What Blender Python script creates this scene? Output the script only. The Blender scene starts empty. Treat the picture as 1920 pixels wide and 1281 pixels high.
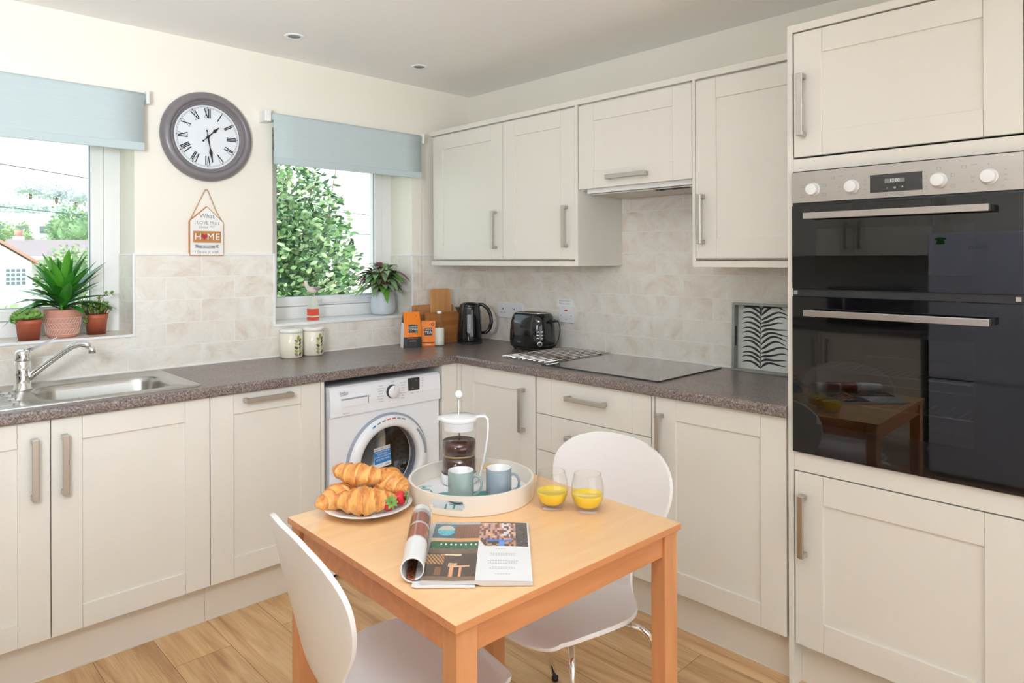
import bpy, math, random
from mathutils import Vector, Matrix, noise
PI = math.pi
sc = bpy.context.scene
COL = sc.collection
random.seed(7)

# ------------------------------------------------------------------ materials
def new_mat(name):
    m = bpy.data.materials.new(name); m.use_nodes = True
    nt = m.node_tree; nt.nodes.clear()
    out = nt.nodes.new('ShaderNodeOutputMaterial')
    return m, nt, out

def nd(nt, typ, **kw):
    n = nt.nodes.new(typ)
    for k, v in kw.items():
        if k.startswith('i_'):
            n.inputs[k[2:].replace('_', ' ')].default_value = v
        else:
            setattr(n, k, v)
    return n

def c4(c): return (c[0], c[1], c[2], 1.0)
def srgb(r, g, b):
    f = lambda x: (x / 255 / 12.92) if x / 255 <= .04045 else ((x / 255 + .055) / 1.055) ** 2.4
    return (f(r), f(g), f(b))

def pbr(name, col, rough=.5, metal=0., var=.04, scale=12., bump=0., bscale=60., coat=0., spec=.5, trans=0., sss=0., stretch=(1, 1, 1), aniso=0., sheen=0.):
    m, nt, out = new_mat(name)
    b = nd(nt, 'ShaderNodeBsdfPrincipled')
    b.inputs['Roughness'].default_value = rough; b.inputs['Metallic'].default_value = metal
    b.inputs['Specular IOR Level'].default_value = spec
    b.inputs['Coat Weight'].default_value = coat; b.inputs['Coat Roughness'].default_value = .06
    b.inputs['Transmission Weight'].default_value = trans
    if sheen: b.inputs['Sheen Weight'].default_value = sheen
    if sss:
        b.inputs['Subsurface Weight'].default_value = sss; b.inputs['Subsurface Radius'].default_value = (.02, .012, .006); b.inputs['Subsurface Scale'].default_value = .3
    tc = nd(nt, 'ShaderNodeTexCoord'); mp = nd(nt, 'ShaderNodeMapping'); mp.inputs['Scale'].default_value = stretch
    nt.links.new(tc.outputs['Object'], mp.inputs['Vector'])
    n1 = nd(nt, 'ShaderNodeTexNoise', i_Scale=scale, i_Detail=4.)
    nt.links.new(mp.outputs[0], n1.inputs['Vector'])
    mx = nd(nt, 'ShaderNodeMix', data_type='RGBA')
    mx.inputs['A'].default_value = c4([max(0, x * (1 - var)) for x in col]); mx.inputs['B'].default_value = c4([min(1, x * (1 + var)) for x in col])
    nt.links.new(n1.outputs['Fac'], mx.inputs['Factor']); nt.links.new(mx.outputs['Result'], b.inputs['Base Color'])
    if bump:
        n2 = nd(nt, 'ShaderNodeTexNoise', i_Scale=bscale, i_Detail=5.); nt.links.new(mp.outputs[0], n2.inputs['Vector'])
        bp = nd(nt, 'ShaderNodeBump', i_Strength=bump, i_Distance=.01); nt.links.new(n2.outputs['Fac'], bp.inputs['Height'])
        nt.links.new(bp.outputs[0], b.inputs['Normal'])
    nt.links.new(b.outputs[0], out.inputs[0])
    return m

def thin_glass(name, tint=(1, 1, 1), ior=1.45, rough=0.0, boost=0.0):
    m, nt, out = new_mat(name)
    t = nd(nt, 'ShaderNodeBsdfTransparent'); t.inputs[0].default_value = c4(tint)
    g = nd(nt, 'ShaderNodeBsdfGlossy'); g.inputs['Roughness'].default_value = rough
    fr = nd(nt, 'ShaderNodeFresnel', i_IOR=ior); ge = nd(nt, 'ShaderNodeNewGeometry')
    mi = nd(nt, 'ShaderNodeMix', data_type='FLOAT'); mi.inputs['A'].default_value = ior; mi.inputs['B'].default_value = 1 / ior
    nt.links.new(ge.outputs['Backfacing'], mi.inputs['Factor']); nt.links.new(mi.outputs['Result'], fr.inputs['IOR'])
    ad = nd(nt, 'ShaderNodeMath', operation='ADD', use_clamp=True); ad.inputs[1].default_value = boost
    nt.links.new(fr.outputs[0], ad.inputs[0])
    mx = nd(nt, 'ShaderNodeMixShader')
    nt.links.new(ad.outputs[0], mx.inputs[0]); nt.links.new(t.outputs[0], mx.inputs[1]); nt.links.new(g.outputs[0], mx.inputs[2])
    nt.links.new(mx.outputs[0], out.inputs[0])
    return m

M = {}
M['wall'] = pbr('cream_wall_paint', srgb(243, 238, 226), .75, var=.012, scale=3, bump=.03, bscale=220)
M['ceil'] = pbr('white_ceiling_paint', srgb(248, 246, 243), .85, var=.012, scale=3, bump=.03, bscale=200)
M['cab'] = pbr('ivory_painted_wood', srgb(230, 226, 217), .42, var=.012, scale=4, bump=.02, bscale=160, stretch=(6, 6, 1))
M['plinth'] = pbr('ivory_plinth_laminate', srgb(226, 218, 206), .5, var=.02, scale=5)
M['steel'] = pbr('brushed_steel', srgb(196, 190, 182), .34, 1., var=.05, scale=30, stretch=(1, 1, 12))
M['oven_steel'] = pbr('oven_brushed_steel', srgb(196, 190, 184), .3, 1., var=.05, scale=14, stretch=(1, 1, 20))
M['sinksteel'] = pbr('sink_satin_steel', srgb(196, 194, 190), .24, 1., var=.05, scale=20, stretch=(10, 1, 1))
M['chrome'] = pbr('polished_chrome', (.86, .86, .87), .06, 1., var=.01)
M['upvc'] = pbr('white_plastic_frame', srgb(240, 240, 238), .35, var=.01)
M['white'] = pbr('white_gloss_trim', srgb(242, 242, 242), .3, var=.01)
M['silicone'] = pbr('white_sealant', srgb(245, 245, 242), .4, var=.01)
M['chair'] = pbr('white_lacquered_ply', srgb(250, 249, 248), .28, var=.005, coat=.3)
M['appl'] = pbr('white_enamel_steel', srgb(243, 245, 250), .28, var=.01, coat=.2)
M['fridge'] = pbr('blue_lit_white_enamel', srgb(196, 202, 222), .3, var=.02)  # bluish light on the white fridge is put into its colour
M['black'] = pbr('gloss_black_plastic', (.006, .006, .007), .08, var=.1, coat=.5)
M['blackmat'] = pbr('matt_black_plastic', (.012, .012, .013), .45, var=.1)
M['dark'] = pbr('dark_cavity', (.02, .02, .022), .6, var=.1)
M['hobglass'] = pbr('hob_black_glass', (.012, .013, .014), .05, var=.1, coat=1., spec=.9)
M['ovenglass'] = pbr('oven_black_glass', (.004, .004, .005), .03, var=.05, coat=.35, spec=.5)
M['ovenpane'] = thin_glass('oven_smoked_pane', (.42, .42, .45), 1.5, .0, .045)
M['glass'] = thin_glass('clear_window_glass', (.985, .99, .988), 1.35)
M['drinkglass'] = thin_glass('clear_drinking_glass', (.992, .994, .992), 1.36, .0, .004)
M['doorglass'] = thin_glass('washer_door_glass', (.92, .92, .92), 1.45, .0, .01)
M['juice'] = pbr('orange_juice', srgb(255, 216, 48), .12, var=.03, sss=.0, coat=.3)
M['milk'] = pbr('milk', srgb(236, 236, 222), .2, var=.01)
M['coffee'] = pbr('black_coffee', srgb(64, 26, 12), .05, var=.1, coat=.6)
M['foam'] = pbr('coffee_crema', srgb(150, 104, 60), .4, var=.1, scale=80)
M['rubber'] = pbr('grey_rubber', srgb(150, 158, 172), .5, var=.05)
M['clockgrey'] = pbr('clock_grey_paint', srgb(124, 119, 122), .32, var=.03)
M['clockface'] = pbr('clock_white_face', srgb(232, 238, 244), .18, var=.01, coat=.5)
M['ink'] = pbr('black_ink', (.012, .012, .014), .4, var=.05)
M['greyink'] = pbr('grey_ink', srgb(140, 142, 146), .6, var=.05)
M['tealink'] = pbr('teal_ink', srgb(76, 150, 152), .4, var=.08, scale=40)
M['signwhite'] = pbr('whitewashed_wood', srgb(240, 238, 234), .7, var=.03, scale=20, stretch=(1, 1, 6), bump=.1)
M['signwood'] = pbr('sign_brown_wood', srgb(186, 128, 74), .6, var=.18, scale=30, stretch=(1, 1, 8), bump=.15)
M['red'] = pbr('heart_red', srgb(178, 44, 52), .5, var=.1)
M['twine'] = pbr('jute_twine', srgb(196, 158, 112), .9, var=.2, scale=300)
M['terr'] = pbr('terracotta_plastic', srgb(178, 92, 66), .4, var=.05)
M['terrpink'] = pbr('pink_terracotta', srgb(198, 140, 120), .75, var=.07, scale=30, bump=.05)
M['potpaint'] = pbr('pot_cream_paint', srgb(244, 228, 214), .7, var=.03)
M['soil'] = pbr('potting_soil', srgb(48, 34, 26), .95, var=.4, scale=120, bump=.8, bscale=200)
M['potgrey'] = pbr('pale_grey_ceramic', srgb(206, 210, 218), .4, var=.01)
M['leafdark'] = pbr('glossy_green_leaf', srgb(54, 128, 40), .28, var=.35, scale=14, coat=.3)
M['leafbright'] = pbr('bright_green_leaf', srgb(82, 152, 44), .28, var=.3, scale=14, coat=.3)
M['leafmid'] = pbr('fresh_green_leaf', srgb(92, 150, 58), .38, var=.3, scale=30)
M['leafpale'] = pbr('pale_succulent_leaf', srgb(166, 204, 118), .45, var=.22, scale=40)
M['leafjade'] = pbr('jade_leaf', srgb(122, 158, 66), .35, var=.35, scale=60)
M['leafsilver'] = pbr('silvery_green_leaf', srgb(136, 164, 124), .3, var=.3, scale=50)
M['leafpurple'] = pbr('purple_leaf', srgb(110, 66, 66), .35, var=.35, scale=50)
M['stem'] = pbr('woody_stem', srgb(128, 92, 62), .8, var=.2, scale=60)
M['canister'] = pbr('cream_stoneware', srgb(240, 234, 216), .2, var=.01, coat=.5)
M['canlid'] = pbr('white_stoneware', srgb(246, 243, 236), .2, var=.01, coat=.5)
M['lf1'] = pbr('olive_transfer', srgb(164, 168, 88), .4, var=.1); M['lf2'] = pbr('dark_green_transfer', srgb(88, 84, 60), .4, var=.1)
M['lf3'] = pbr('lime_transfer', srgb(196, 206, 112), .4, var=.1); M['lf4'] = pbr('taupe_transfer', srgb(158, 140, 116), .4, var=.1)
M['orange'] = pbr('orange_packaging', srgb(246, 134, 32), .32, var=.04, bump=.06, bscale=60)
M['packdark'] = pbr('charcoal_packaging', srgb(46, 44, 44), .35, var=.06, bump=.08, bscale=60)
M['packgreen'] = pbr('green_badge', srgb(70, 150, 110), .4, var=.05)
M['packred'] = pbr('red_edge', srgb(220, 50, 60), .4, var=.05)
M['paper'] = pbr('white_paper', srgb(244, 244, 244), .5, var=.01)
M['paperedge'] = pbr('page_edges', srgb(206, 204, 202), .7, var=.1, scale=400, stretch=(1, 1, 30))
M['porc'] = pbr('white_porcelain', srgb(240, 240, 242), .12, var=.01, coat=.4)
M['mugg'] = pbr('sage_grey_glaze', srgb(140, 158, 152), .3, var=.02, coat=.2)
M['mugb'] = pbr('slate_grey_glaze', srgb(134, 146, 156), .3, var=.02, coat=.2)
M['trayw'] = pbr('cream_lacquer_tray', srgb(240, 232, 220), .35, var=.01)
M['mesh'] = pbr('steel_mesh', srgb(176, 150, 110), .3, .8, var=.2, scale=200)
M['sberry'] = pbr('strawberry_red', srgb(206, 24, 44), .22, var=.1, scale=90, bump=.5, bscale=150, coat=.3)
M['calyx'] = pbr('strawberry_calyx', srgb(112, 150, 70), .5, var=.3, scale=60)
M['blue'] = pbr('blue_sticker', srgb(40, 124, 196), .4, var=.03)
M['redprint'] = pbr('red_print', srgb(220, 110, 90), .5)
M['bird'] = pbr('gull_white_wood', srgb(232, 224, 214), .6, var=.05, scale=60)
M['birdgrey'] = pbr('gull_grey_wood', srgb(150, 144, 146), .6, var=.05, scale=60)
M['gullpost'] = pbr('driftwood_green_white', srgb(220, 222, 208), .7, var=.08, scale=60)
M['gullred'] = pbr('buoy_red_paint', srgb(222, 84, 60), .6, var=.08, scale=60)
M['lcd'] = pbr('lcd_grey', srgb(120, 124, 122), .3, var=.05)
M['sockw'] = pbr('white_socket_plastic', srgb(238, 238, 242), .3, var=.01)
M['galv'] = pbr('galvanised_zinc', srgb(150, 152, 148), .42, .55, var=.25, scale=55)
M['galvl'] = pbr('galvanised_zinc_light', srgb(214, 218, 212), .5, .08, var=.16, scale=70)
M['stamp'] = pbr('green_sticker', srgb(40, 120, 60), .4)
M['roofred'] = pbr('red_ridge_tiles', srgb(206, 148, 130), .8, var=.15, scale=4)
M['slate'] = pbr('brown_slate_roof', srgb(158, 142, 140), .8, var=.2, scale=2, stretch=(1, 6, 6))
M['render'] = pbr('white_house_render', srgb(238, 238, 236), .8, var=.03, scale=2)
M['stone'] = pbr('pale_stone_render', srgb(216, 212, 206), .9, var=.12, scale=3)
M['winpane'] = pbr('far_window_pane', srgb(110, 124, 136), .2)
M['wire'] = pbr('overhead_wire', srgb(70, 74, 84), .6)
M['grass'] = pbr('hillside_grass', srgb(186, 202, 160), .9, var=.3, scale=.25, bump=.2)
M['treegreen'] = pbr('tree_foliage_green', srgb(128, 164, 112), .7, var=.5, scale=1.3, bump=.8, bscale=3)
M['treegreen2'] = pbr('tree_foliage_olive', srgb(164, 188, 126), .7, var=.45, scale=1.5, bump=.8, bscale=3)
M['treegrey'] = pbr('hazy_bare_tree', srgb(196, 202, 206), .9, var=.2, scale=.6, bump=.4, bscale=2)  # distance haze is put into this pale grey
M['treeblue'] = pbr('hazy_green_tree', srgb(182, 200, 188), .9, var=.25, scale=.6, bump=.4, bscale=2)  # green paled so the colour itself carries the haze
M['bushA'] = pbr('camellia_leaf', srgb(128, 166, 106), .16, var=.35, scale=6, coat=.3)
M['bushB'] = pbr('camellia_young_leaf', srgb(192, 214, 162), .2, var=.3, scale=6, coat=.3)
M['bushD'] = pbr('camellia_dark_leaf', srgb(62, 104, 62), .2, var=.35, scale=6, coat=.2)  # darker green leaf, mixed in at random and used for the core
M['branch'] = pbr('camellia_branch', srgb(150, 128, 96), .8, var=.2, scale=30)
M['drygrass'] = pbr('dry_bank', srgb(226, 214, 190), .95, var=.3, scale=7, bump=.6, bscale=20)

def m_worktop():
    m, nt, out = new_mat('speckled_brown_laminate')
    b = nd(nt, 'ShaderNodeBsdfPrincipled', i_Roughness=.3); b.inputs['Specular IOR Level'].default_value = .6
    tc = nd(nt, 'ShaderNodeTexCoord')
    n1 = nd(nt, 'ShaderNodeTexNoise', i_Scale=165., i_Detail=6., i_Roughness=.7); nt.links.new(tc.outputs['Object'], n1.inputs['Vector'])
    r = nd(nt, 'ShaderNodeValToRGB'); e = r.color_ramp.elements
    e[0].position = .36; e[0].color = c4(srgb(58, 52, 50)); e[1].position = .66; e[1].color = c4(srgb(176, 158, 148))
    x = e.new(.5); x.color = c4(srgb(118, 106, 101))
    nt.links.new(n1.outputs['Fac'], r.inputs[0])
    n2 = nd(nt, 'ShaderNodeTexNoise', i_Scale=9., i_Detail=3.); nt.links.new(tc.outputs['Object'], n2.inputs['Vector'])
    mx = nd(nt, 'ShaderNodeMix', data_type='RGBA', blend_type='MULTIPLY'); mx.inputs['Factor'].default_value = .35
    nt.links.new(r.outputs[0], mx.inputs['A'])
    r2 = nd(nt, 'ShaderNodeValToRGB'); r2.color_ramp.elements[0].position = .35; r2.color_ramp.elements[1].position = .65
    r2.color_ramp.elements[0].color = (.6, .57, .57, 1); nt.links.new(n2.outputs['Fac'], r2.inputs[0]); nt.links.new(r2.outputs[0], mx.inputs['B'])
    nt.links.new(mx.outputs['Result'], b.inputs['Base Color'])
    rr = nd(nt, 'ShaderNodeMapRange', i_To_Min=.22, i_To_Max=.38); nt.links.new(n1.outputs['Fac'], rr.inputs['Value']); nt.links.new(rr.outputs[0], b.inputs['Roughness'])
    nt.links.new(b.outputs[0], out.inputs[0]); return m
M['worktop'] = m_worktop()

def m_floor():
    m, nt, out = new_mat('oak_plank_floor')
    b = nd(nt, 'ShaderNodeBsdfPrincipled', i_Roughness=.42)
    tc = nd(nt, 'ShaderNodeTexCoord'); sp = nd(nt, 'ShaderNodeSeparateXYZ'); nt.links.new(tc.outputs['Object'], sp.inputs[0])
    ax = nd(nt, 'ShaderNodeMath', operation='ADD'); ax.inputs[1].default_value = 1.788 + .192 * 20; nt.links.new(sp.outputs['X'], ax.inputs[0])
    ay = nd(nt, 'ShaderNodeMath', operation='ADD'); ay.inputs[1].default_value = 20.13; nt.links.new(sp.outputs['Y'], ay.inputs[0])
    cb = nd(nt, 'ShaderNodeCombineXYZ'); nt.links.new(ay.outputs[0], cb.inputs['X']); nt.links.new(ax.outputs[0], cb.inputs['Y'])
    br = nd(nt, 'ShaderNodeTexBrick', offset=.37, offset_frequency=2, squash=1.0)
    br.inputs['Scale'].default_value = 1.; br.inputs['Brick Width'].default_value = 1.21; br.inputs['Row Height'].default_value = .192
    br.inputs['Mortar Size'].default_value = .0009; br.inputs['Mortar Smooth'].default_value = .1; br.inputs['Bias'].default_value = 0.
    br.inputs['Color1'].default_value = (0, 0, 0, 1); br.inputs['Color2'].default_value = (1, 1, 1, 1); br.inputs['Mortar'].default_value = (.5, .5, .5, 1)
    nt.links.new(cb.outputs[0], br.inputs['Vector'])
    # per-plank shift of the grain
    vm = nd(nt, 'ShaderNodeVectorMath', operation='MULTIPLY'); vm.inputs[1].default_value = (.9, 9., 1.)
    nt.links.new(cb.outputs[0], vm.inputs[0])
    va = nd(nt, 'ShaderNodeVectorMath', operation='ADD'); nt.links.new(vm.outputs[0], va.inputs[0])
    vs = nd(nt, 'ShaderNodeVectorMath', operation='SCALE'); vs.inputs['Scale'].default_value = 13.; nt.links.new(br.outputs['Color'], vs.inputs[0]); nt.links.new(vs.outputs[0], va.inputs[1])
    g = nd(nt, 'ShaderNodeTexNoise', i_Scale=1.5, i_Detail=7., i_Roughness=.62, i_Distortion=1.1); nt.links.new(va.outputs[0], g.inputs['Vector'])
    vm2 = nd(nt, 'ShaderNodeVectorMath', operation='MULTIPLY'); vm2.inputs[1].default_value = (3., 26., 1.); nt.links.new(va.outputs[0], vm2.inputs[0])
    g2 = nd(nt, 'ShaderNodeTexNoise', i_Scale=1.6, i_Detail=5.); nt.links.new(vm2.outputs[0], g2.inputs['Vector'])
    r = nd(nt, 'ShaderNodeValToRGB'); e = r.color_ramp.elements
    e[0].position = .3; e[0].color = c4(srgb(186, 140, 96)); e[1].position = .72; e[1].color = c4(srgb(240, 206, 158)); x = e.new(.5); x.color = c4(srgb(222, 180, 130))
    nt.links.new(g.outputs['Fac'], r.inputs[0])
    mx = nd(nt, 'ShaderNodeMix', data_type='RGBA', blend_type='MULTIPLY'); mx.inputs['Factor'].default_value = .32
    r2 = nd(nt, 'ShaderNodeValToRGB'); r2.color_ramp.elements[0].position = .35; r2.color_ramp.elements[1].position = .6; r2.color_ramp.elements[0].color = (.45, .38, .3, 1)
    nt.links.new(g2.outputs['Fac'], r2.inputs[0]); nt.links.new(r.outputs[0], mx.inputs['A']); nt.links.new(r2.outputs[0], mx.inputs['B'])
    mv = nd(nt, 'ShaderNodeMix', data_type='RGBA', blend_type='MULTIPLY'); mv.inputs['Factor'].default_value = .22; nt.links.new(mx.outputs['Result'], mv.inputs['A']); nt.links.new(br.outputs['Color'], mv.inputs['B'])
    mm = nd(nt, 'ShaderNodeMix', data_type='RGBA'); mm.inputs['B'].default_value = c4(srgb(96, 62, 36)); nt.links.new(br.outputs['Fac'], mm.inputs['Factor']); nt.links.new(mv.outputs['Result'], mm.inputs['A'])
    nt.links.new(mm.outputs['Result'], b.inputs['Base Color'])
    bp = nd(nt, 'ShaderNodeBump', i_Strength=.12, i_Distance=.004); nt.links.new(g2.outputs['Fac'], bp.inputs['Height']); nt.links.new(bp.outputs[0], b.inputs['Normal'])
    nt.links.new(b.outputs[0], out.inputs[0]); return m
M['floor'] = m_floor()

def m_tile(name, axis, off):
    """cream stone-effect wall tiles 300 x 100 laid half-bond; axis = horizontal world axis of the wall"""
    m, nt, out = new_mat(name)
    b = nd(nt, 'ShaderNodeBsdfPrincipled', i_Roughness=.38)
    tc = nd(nt, 'ShaderNodeTexCoord'); sp = nd(nt, 'ShaderNodeSeparateXYZ'); nt.links.new(tc.outputs['Object'], sp.inputs[0])
    ax = nd(nt, 'ShaderNodeMath', operation='ADD'); ax.inputs[1].default_value = off + .303 * 30; nt.links.new(sp.outputs[axis], ax.inputs[0])
    az = nd(nt, 'ShaderNodeMath', operation='ADD'); az.inputs[1].default_value = -.9005; nt.links.new(sp.outputs['Z'], az.inputs[0])
    cb = nd(nt, 'ShaderNodeCombineXYZ'); nt.links.new(ax.outputs[0], cb.inputs['X']); nt.links.new(az.outputs[0], cb.inputs['Y'])
    br = nd(nt, 'ShaderNodeTexBrick', offset=.5, offset_frequency=2)
    for k, v in {'Scale': 1., 'Brick Width': .303, 'Row Height': .1023, 'Mortar Size': .0018, 'Mortar Smooth': .2, 'Bias': 0.}.items(): br.inputs[k].default_value = v
    br.inputs['Color1'].default_value = (0, 0, 0, 1); br.inputs['Color2'].default_value = (1, 1, 1, 1)
    nt.links.new(cb.outputs[0], br.inputs['Vector'])
    vs = nd(nt, 'ShaderNodeVectorMath', operation='SCALE'); vs.inputs['Scale'].default_value = 7.; nt.links.new(br.outputs['Color'], vs.inputs[0])
    va = nd(nt, 'ShaderNodeVectorMath', operation='ADD'); nt.links.new(cb.outputs[0], va.inputs[0]); nt.links.new(vs.outputs[0], va.inputs[1])
    n1 = nd(nt, 'ShaderNodeTexNoise', i_Scale=5., i_Detail=8., i_Roughness=.65, i_Distortion=1.6); nt.links.new(va.outputs[0], n1.inputs['Vector'])
    r = nd(nt, 'ShaderNodeValToRGB'); e = r.color_ramp.elements
    e[0].position = .3; e[0].color = c4(srgb(222, 209, 192)); e[1].position = .62; e[1].color = c4(srgb(243, 240, 232)); x = e.new(.45); x.color = c4(srgb(236, 229, 217))
    nt.links.new(n1.outputs['Fac'], r.inputs[0])
    n3 = nd(nt, 'ShaderNodeTexNoise', i_Scale=9., i_Detail=3., i_Distortion=3.); nt.links.new(va.outputs[0], n3.inputs['Vector'])
    r3 = nd(nt, 'ShaderNodeValToRGB'); q = r3.color_ramp.elements; q[0].position = .49; q[0].color = (1, 1, 1, 1); q[1].position = .53; q[1].color = (1, 1, 1, 1); y = q.new(.51); y.color = (.84, .78, .72, 1)
    nt.links.new(n3.outputs['Fac'], r3.inputs[0])
    mx = nd(nt, 'ShaderNodeMix', data_type='RGBA', blend_type='MULTIPLY'); mx.inputs['Factor'].default_value = .38
    nt.links.new(r.outputs[0], mx.inputs['A']); nt.links.new(r3.outputs[0], mx.inputs['B'])
    mm = nd(nt, 'ShaderNodeMix', data_type='RGBA'); mm.inputs['B'].default_value = c4(srgb(248, 246, 240)); nt.links.new(br.outputs['Fac'], mm.inputs['Factor']); nt.links.new(mx.outputs['Result'], mm.inputs['A'])
    nt.links.new(mm.outputs['Result'], b.inputs['Base Color'])
    iv = nd(nt, 'ShaderNodeMath', operation='SUBTRACT'); iv.inputs[0].default_value = 1.; nt.links.new(br.outputs['Fac'], iv.inputs[1])
    bp = nd(nt, 'ShaderNodeBump', i_Strength=.5, i_Distance=.002); nt.links.new(iv.outputs[0], bp.inputs['Height'])
    nt.links.new(bp.outputs[0], b.inputs['Normal']); nt.links.new(b.outputs[0], out.inputs[0]); return m
M['tileA'] = m_tile('cream_tiles_north', 'X', 1.765)
M['tileB'] = m_tile('cream_tiles_east', 'Y', 1.822)

def m_wood(name, a, bcol, ax, rough=.35, sc_=3., coat=.15, contrast=.22):
    m, nt, out = new_mat(name)
    b = nd(nt, 'ShaderNodeBsdfPrincipled', i_Roughness=rough); b.inputs['Coat Weight'].default_value = coat; b.inputs['Coat Roughness'].default_value = .2
    tc = nd(nt, 'ShaderNodeTexCoord'); mp = nd(nt, 'ShaderNodeMapping'); s = [14., 14., 14.]; s[ax] = 1.2; mp.inputs['Scale'].default_value = s
    nt.links.new(tc.outputs['Object'], mp.inputs[0])
    n = nd(nt, 'ShaderNodeTexNoise', i_Scale=sc_, i_Detail=6., i_Distortion=.5); nt.links.new(mp.outputs[0], n.inputs['Vector'])
    r = nd(nt, 'ShaderNodeValToRGB'); r.color_ramp.elements[0].position = .5 - contrast; r.color_ramp.elements[1].position = .5 + contrast
    r.color_ramp.elements[0].color = c4(a); r.color_ramp.elements[1].color = c4(bcol)
    nt.links.new(n.outputs['Fac'], r.inputs[0]); nt.links.new(r.outputs[0], b.inputs['Base Color']); nt.links.new(b.outputs[0], out.inputs[0]); return m
M['beechx'] = m_wood('beech_veneer', srgb(235, 188, 136), srgb(242, 200, 150), 0, rough=.3)
M['beechz'] = m_wood('beech_leg_wood', srgb(198, 134, 86), srgb(214, 150, 100), 2, rough=.4)
M['beecha'] = m_wood('beech_rail_wood', srgb(194, 126, 78), srgb(212, 144, 94), 0, rough=.4)
M['boardA'] = m_wood('bamboo_board', srgb(186, 128, 72), srgb(226, 172, 112), 2, rough=.5, sc_=1.6, coat=0)
M['boardB'] = m_wood('oak_board', srgb(168, 112, 66), srgb(206, 152, 102), 0, rough=.5, sc_=1.2, coat=0)
M['boardC'] = m_wood('walnut_striped_board', srgb(150, 92, 46), srgb(198, 134, 74), 0, rough=.5, sc_=1.8, coat=0)

def m_croissant():
    m, nt, out = new_mat('baked_croissant_crust')
    b = nd(nt, 'ShaderNodeBsdfPrincipled', i_Roughness=.42); b.inputs['Coat Weight'].default_value = .12
    tc = nd(nt, 'ShaderNodeTexCoord'); mpp = nd(nt, 'ShaderNodeMapping'); mpp.inputs['Scale'].default_value = (2.6, .8, .8); nt.links.new(tc.outputs['Object'], mpp.inputs[0]); n = nd(nt, 'ShaderNodeTexNoise', i_Scale=34., i_Detail=8., i_Distortion=1.8, i_Roughness=.65); nt.links.new(mpp.outputs[0], n.inputs['Vector'])
    at = nd(nt, 'ShaderNodeAttribute', attribute_name='bake')
    ad = nd(nt, 'ShaderNodeMath', operation='MULTIPLY_ADD'); ad.inputs[1].default_value = .48; nt.links.new(at.outputs['Fac'], ad.inputs[0])
    sb = nd(nt, 'ShaderNodeMath', operation='MULTIPLY'); sb.inputs[1].default_value = .80; nt.links.new(n.outputs['Fac'], sb.inputs[0]); nt.links.new(sb.outputs[0], ad.inputs[2])
    r = nd(nt, 'ShaderNodeValToRGB'); e = r.color_ramp.elements
    e[0].position = .2; e[0].color = c4(srgb(248, 206, 134)); e[1].position = .80; e[1].color = c4(srgb(184, 104, 44)); x = e.new(.52); x.color = c4(srgb(234, 170, 92))
    nt.links.new(ad.outputs[0], r.inputs[0]); nt.links.new(r.outputs[0], b.inputs['Base Color'])
    n2 = nd(nt, 'ShaderNodeTexNoise', i_Scale=160., i_Detail=3.); nt.links.new(tc.outputs['Object'], n2.inputs['Vector'])
    bp = nd(nt, 'ShaderNodeBump', i_Strength=.6, i_Distance=.004); nt.links.new(n2.outputs['Fac'], bp.inputs['Height']); nt.links.new(bp.outputs[0], b.inputs['Normal'])
    nt.links.new(b.outputs[0], out.inputs[0]); return m
M['croissant'] = m_croissant()

def m_print(name):
    m, nt, out = new_mat(name)
    b = nd(nt, 'ShaderNodeBsdfPrincipled', i_Roughness=.22); at = nd(nt, 'ShaderNodeAttribute', attribute_name='print')
    b.inputs['Coat Weight'].default_value = .2
    nt.links.new(at.outputs['Color'], b.inputs['Base Color']); nt.links.new(b.outputs[0], out.inputs[0]); return m
M['print'] = m_print('glossy_printed_page')

def m_fabric():
    m, nt, out = new_mat('pale_blue_blind_fabric')
    d = nd(nt, 'ShaderNodeBsdfDiffuse'); t = nd(nt, 'ShaderNodeBsdfTranslucent')
    tc = nd(nt, 'ShaderNodeTexCoord'); mp = nd(nt, 'ShaderNodeMapping'); mp.inputs['Scale'].default_value = (2, 1, 60); nt.links.new(tc.outputs['Object'], mp.inputs[0])
    n = nd(nt, 'ShaderNodeTexNoise', i_Scale=9., i_Detail=4.); nt.links.new(mp.outputs[0], n.inputs['Vector'])
    mx = nd(nt, 'ShaderNodeMix', data_type='RGBA'); mx.inputs['A'].default_value = c4(srgb(196, 211, 213)); mx.inputs['B'].default_value = c4(srgb(211, 224, 226))
    nt.links.new(n.outputs['Fac'], mx.inputs['Factor']); nt.links.new(mx.outputs['Result'], d.inputs[0]); nt.links.new(mx.outputs['Result'], t.inputs[0])
    s = nd(nt, 'ShaderNodeMixShader'); s.inputs[0].default_value = .12
    nt.links.new(d.outputs[0], s.inputs[1]); nt.links.new(t.outputs[0], s.inputs[2]); nt.links.new(s.outputs[0], out.inputs[0]); return m
M['fabric'] = m_fabric()

# ------------------------------------------------------------------ mesh building
_tcache = {}
def text_geo(s, size):
    k = (s, size)
    if k in _tcache: return _tcache[k]
    cu = bpy.data.curves.new('tmp_text', 'FONT'); cu.body = s; cu.size = size; cu.align_x = 'CENTER'; cu.align_y = 'CENTER'; cu.resolution_u = 3
    o = bpy.data.objects.new('tmp_text', cu); COL.objects.link(o)
    dg = bpy.context.evaluated_depsgraph_get(); me = bpy.data.meshes.new_from_object(o.evaluated_get(dg))
    vs = [tuple(v.co) for v in me.vertices]; fs = [tuple(p.vertices) for p in me.polygons]
    bpy.data.objects.remove(o); bpy.data.curves.remove(cu); bpy.data.meshes.remove(me)
    _tcache[k] = (vs, fs); return vs, fs

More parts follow.
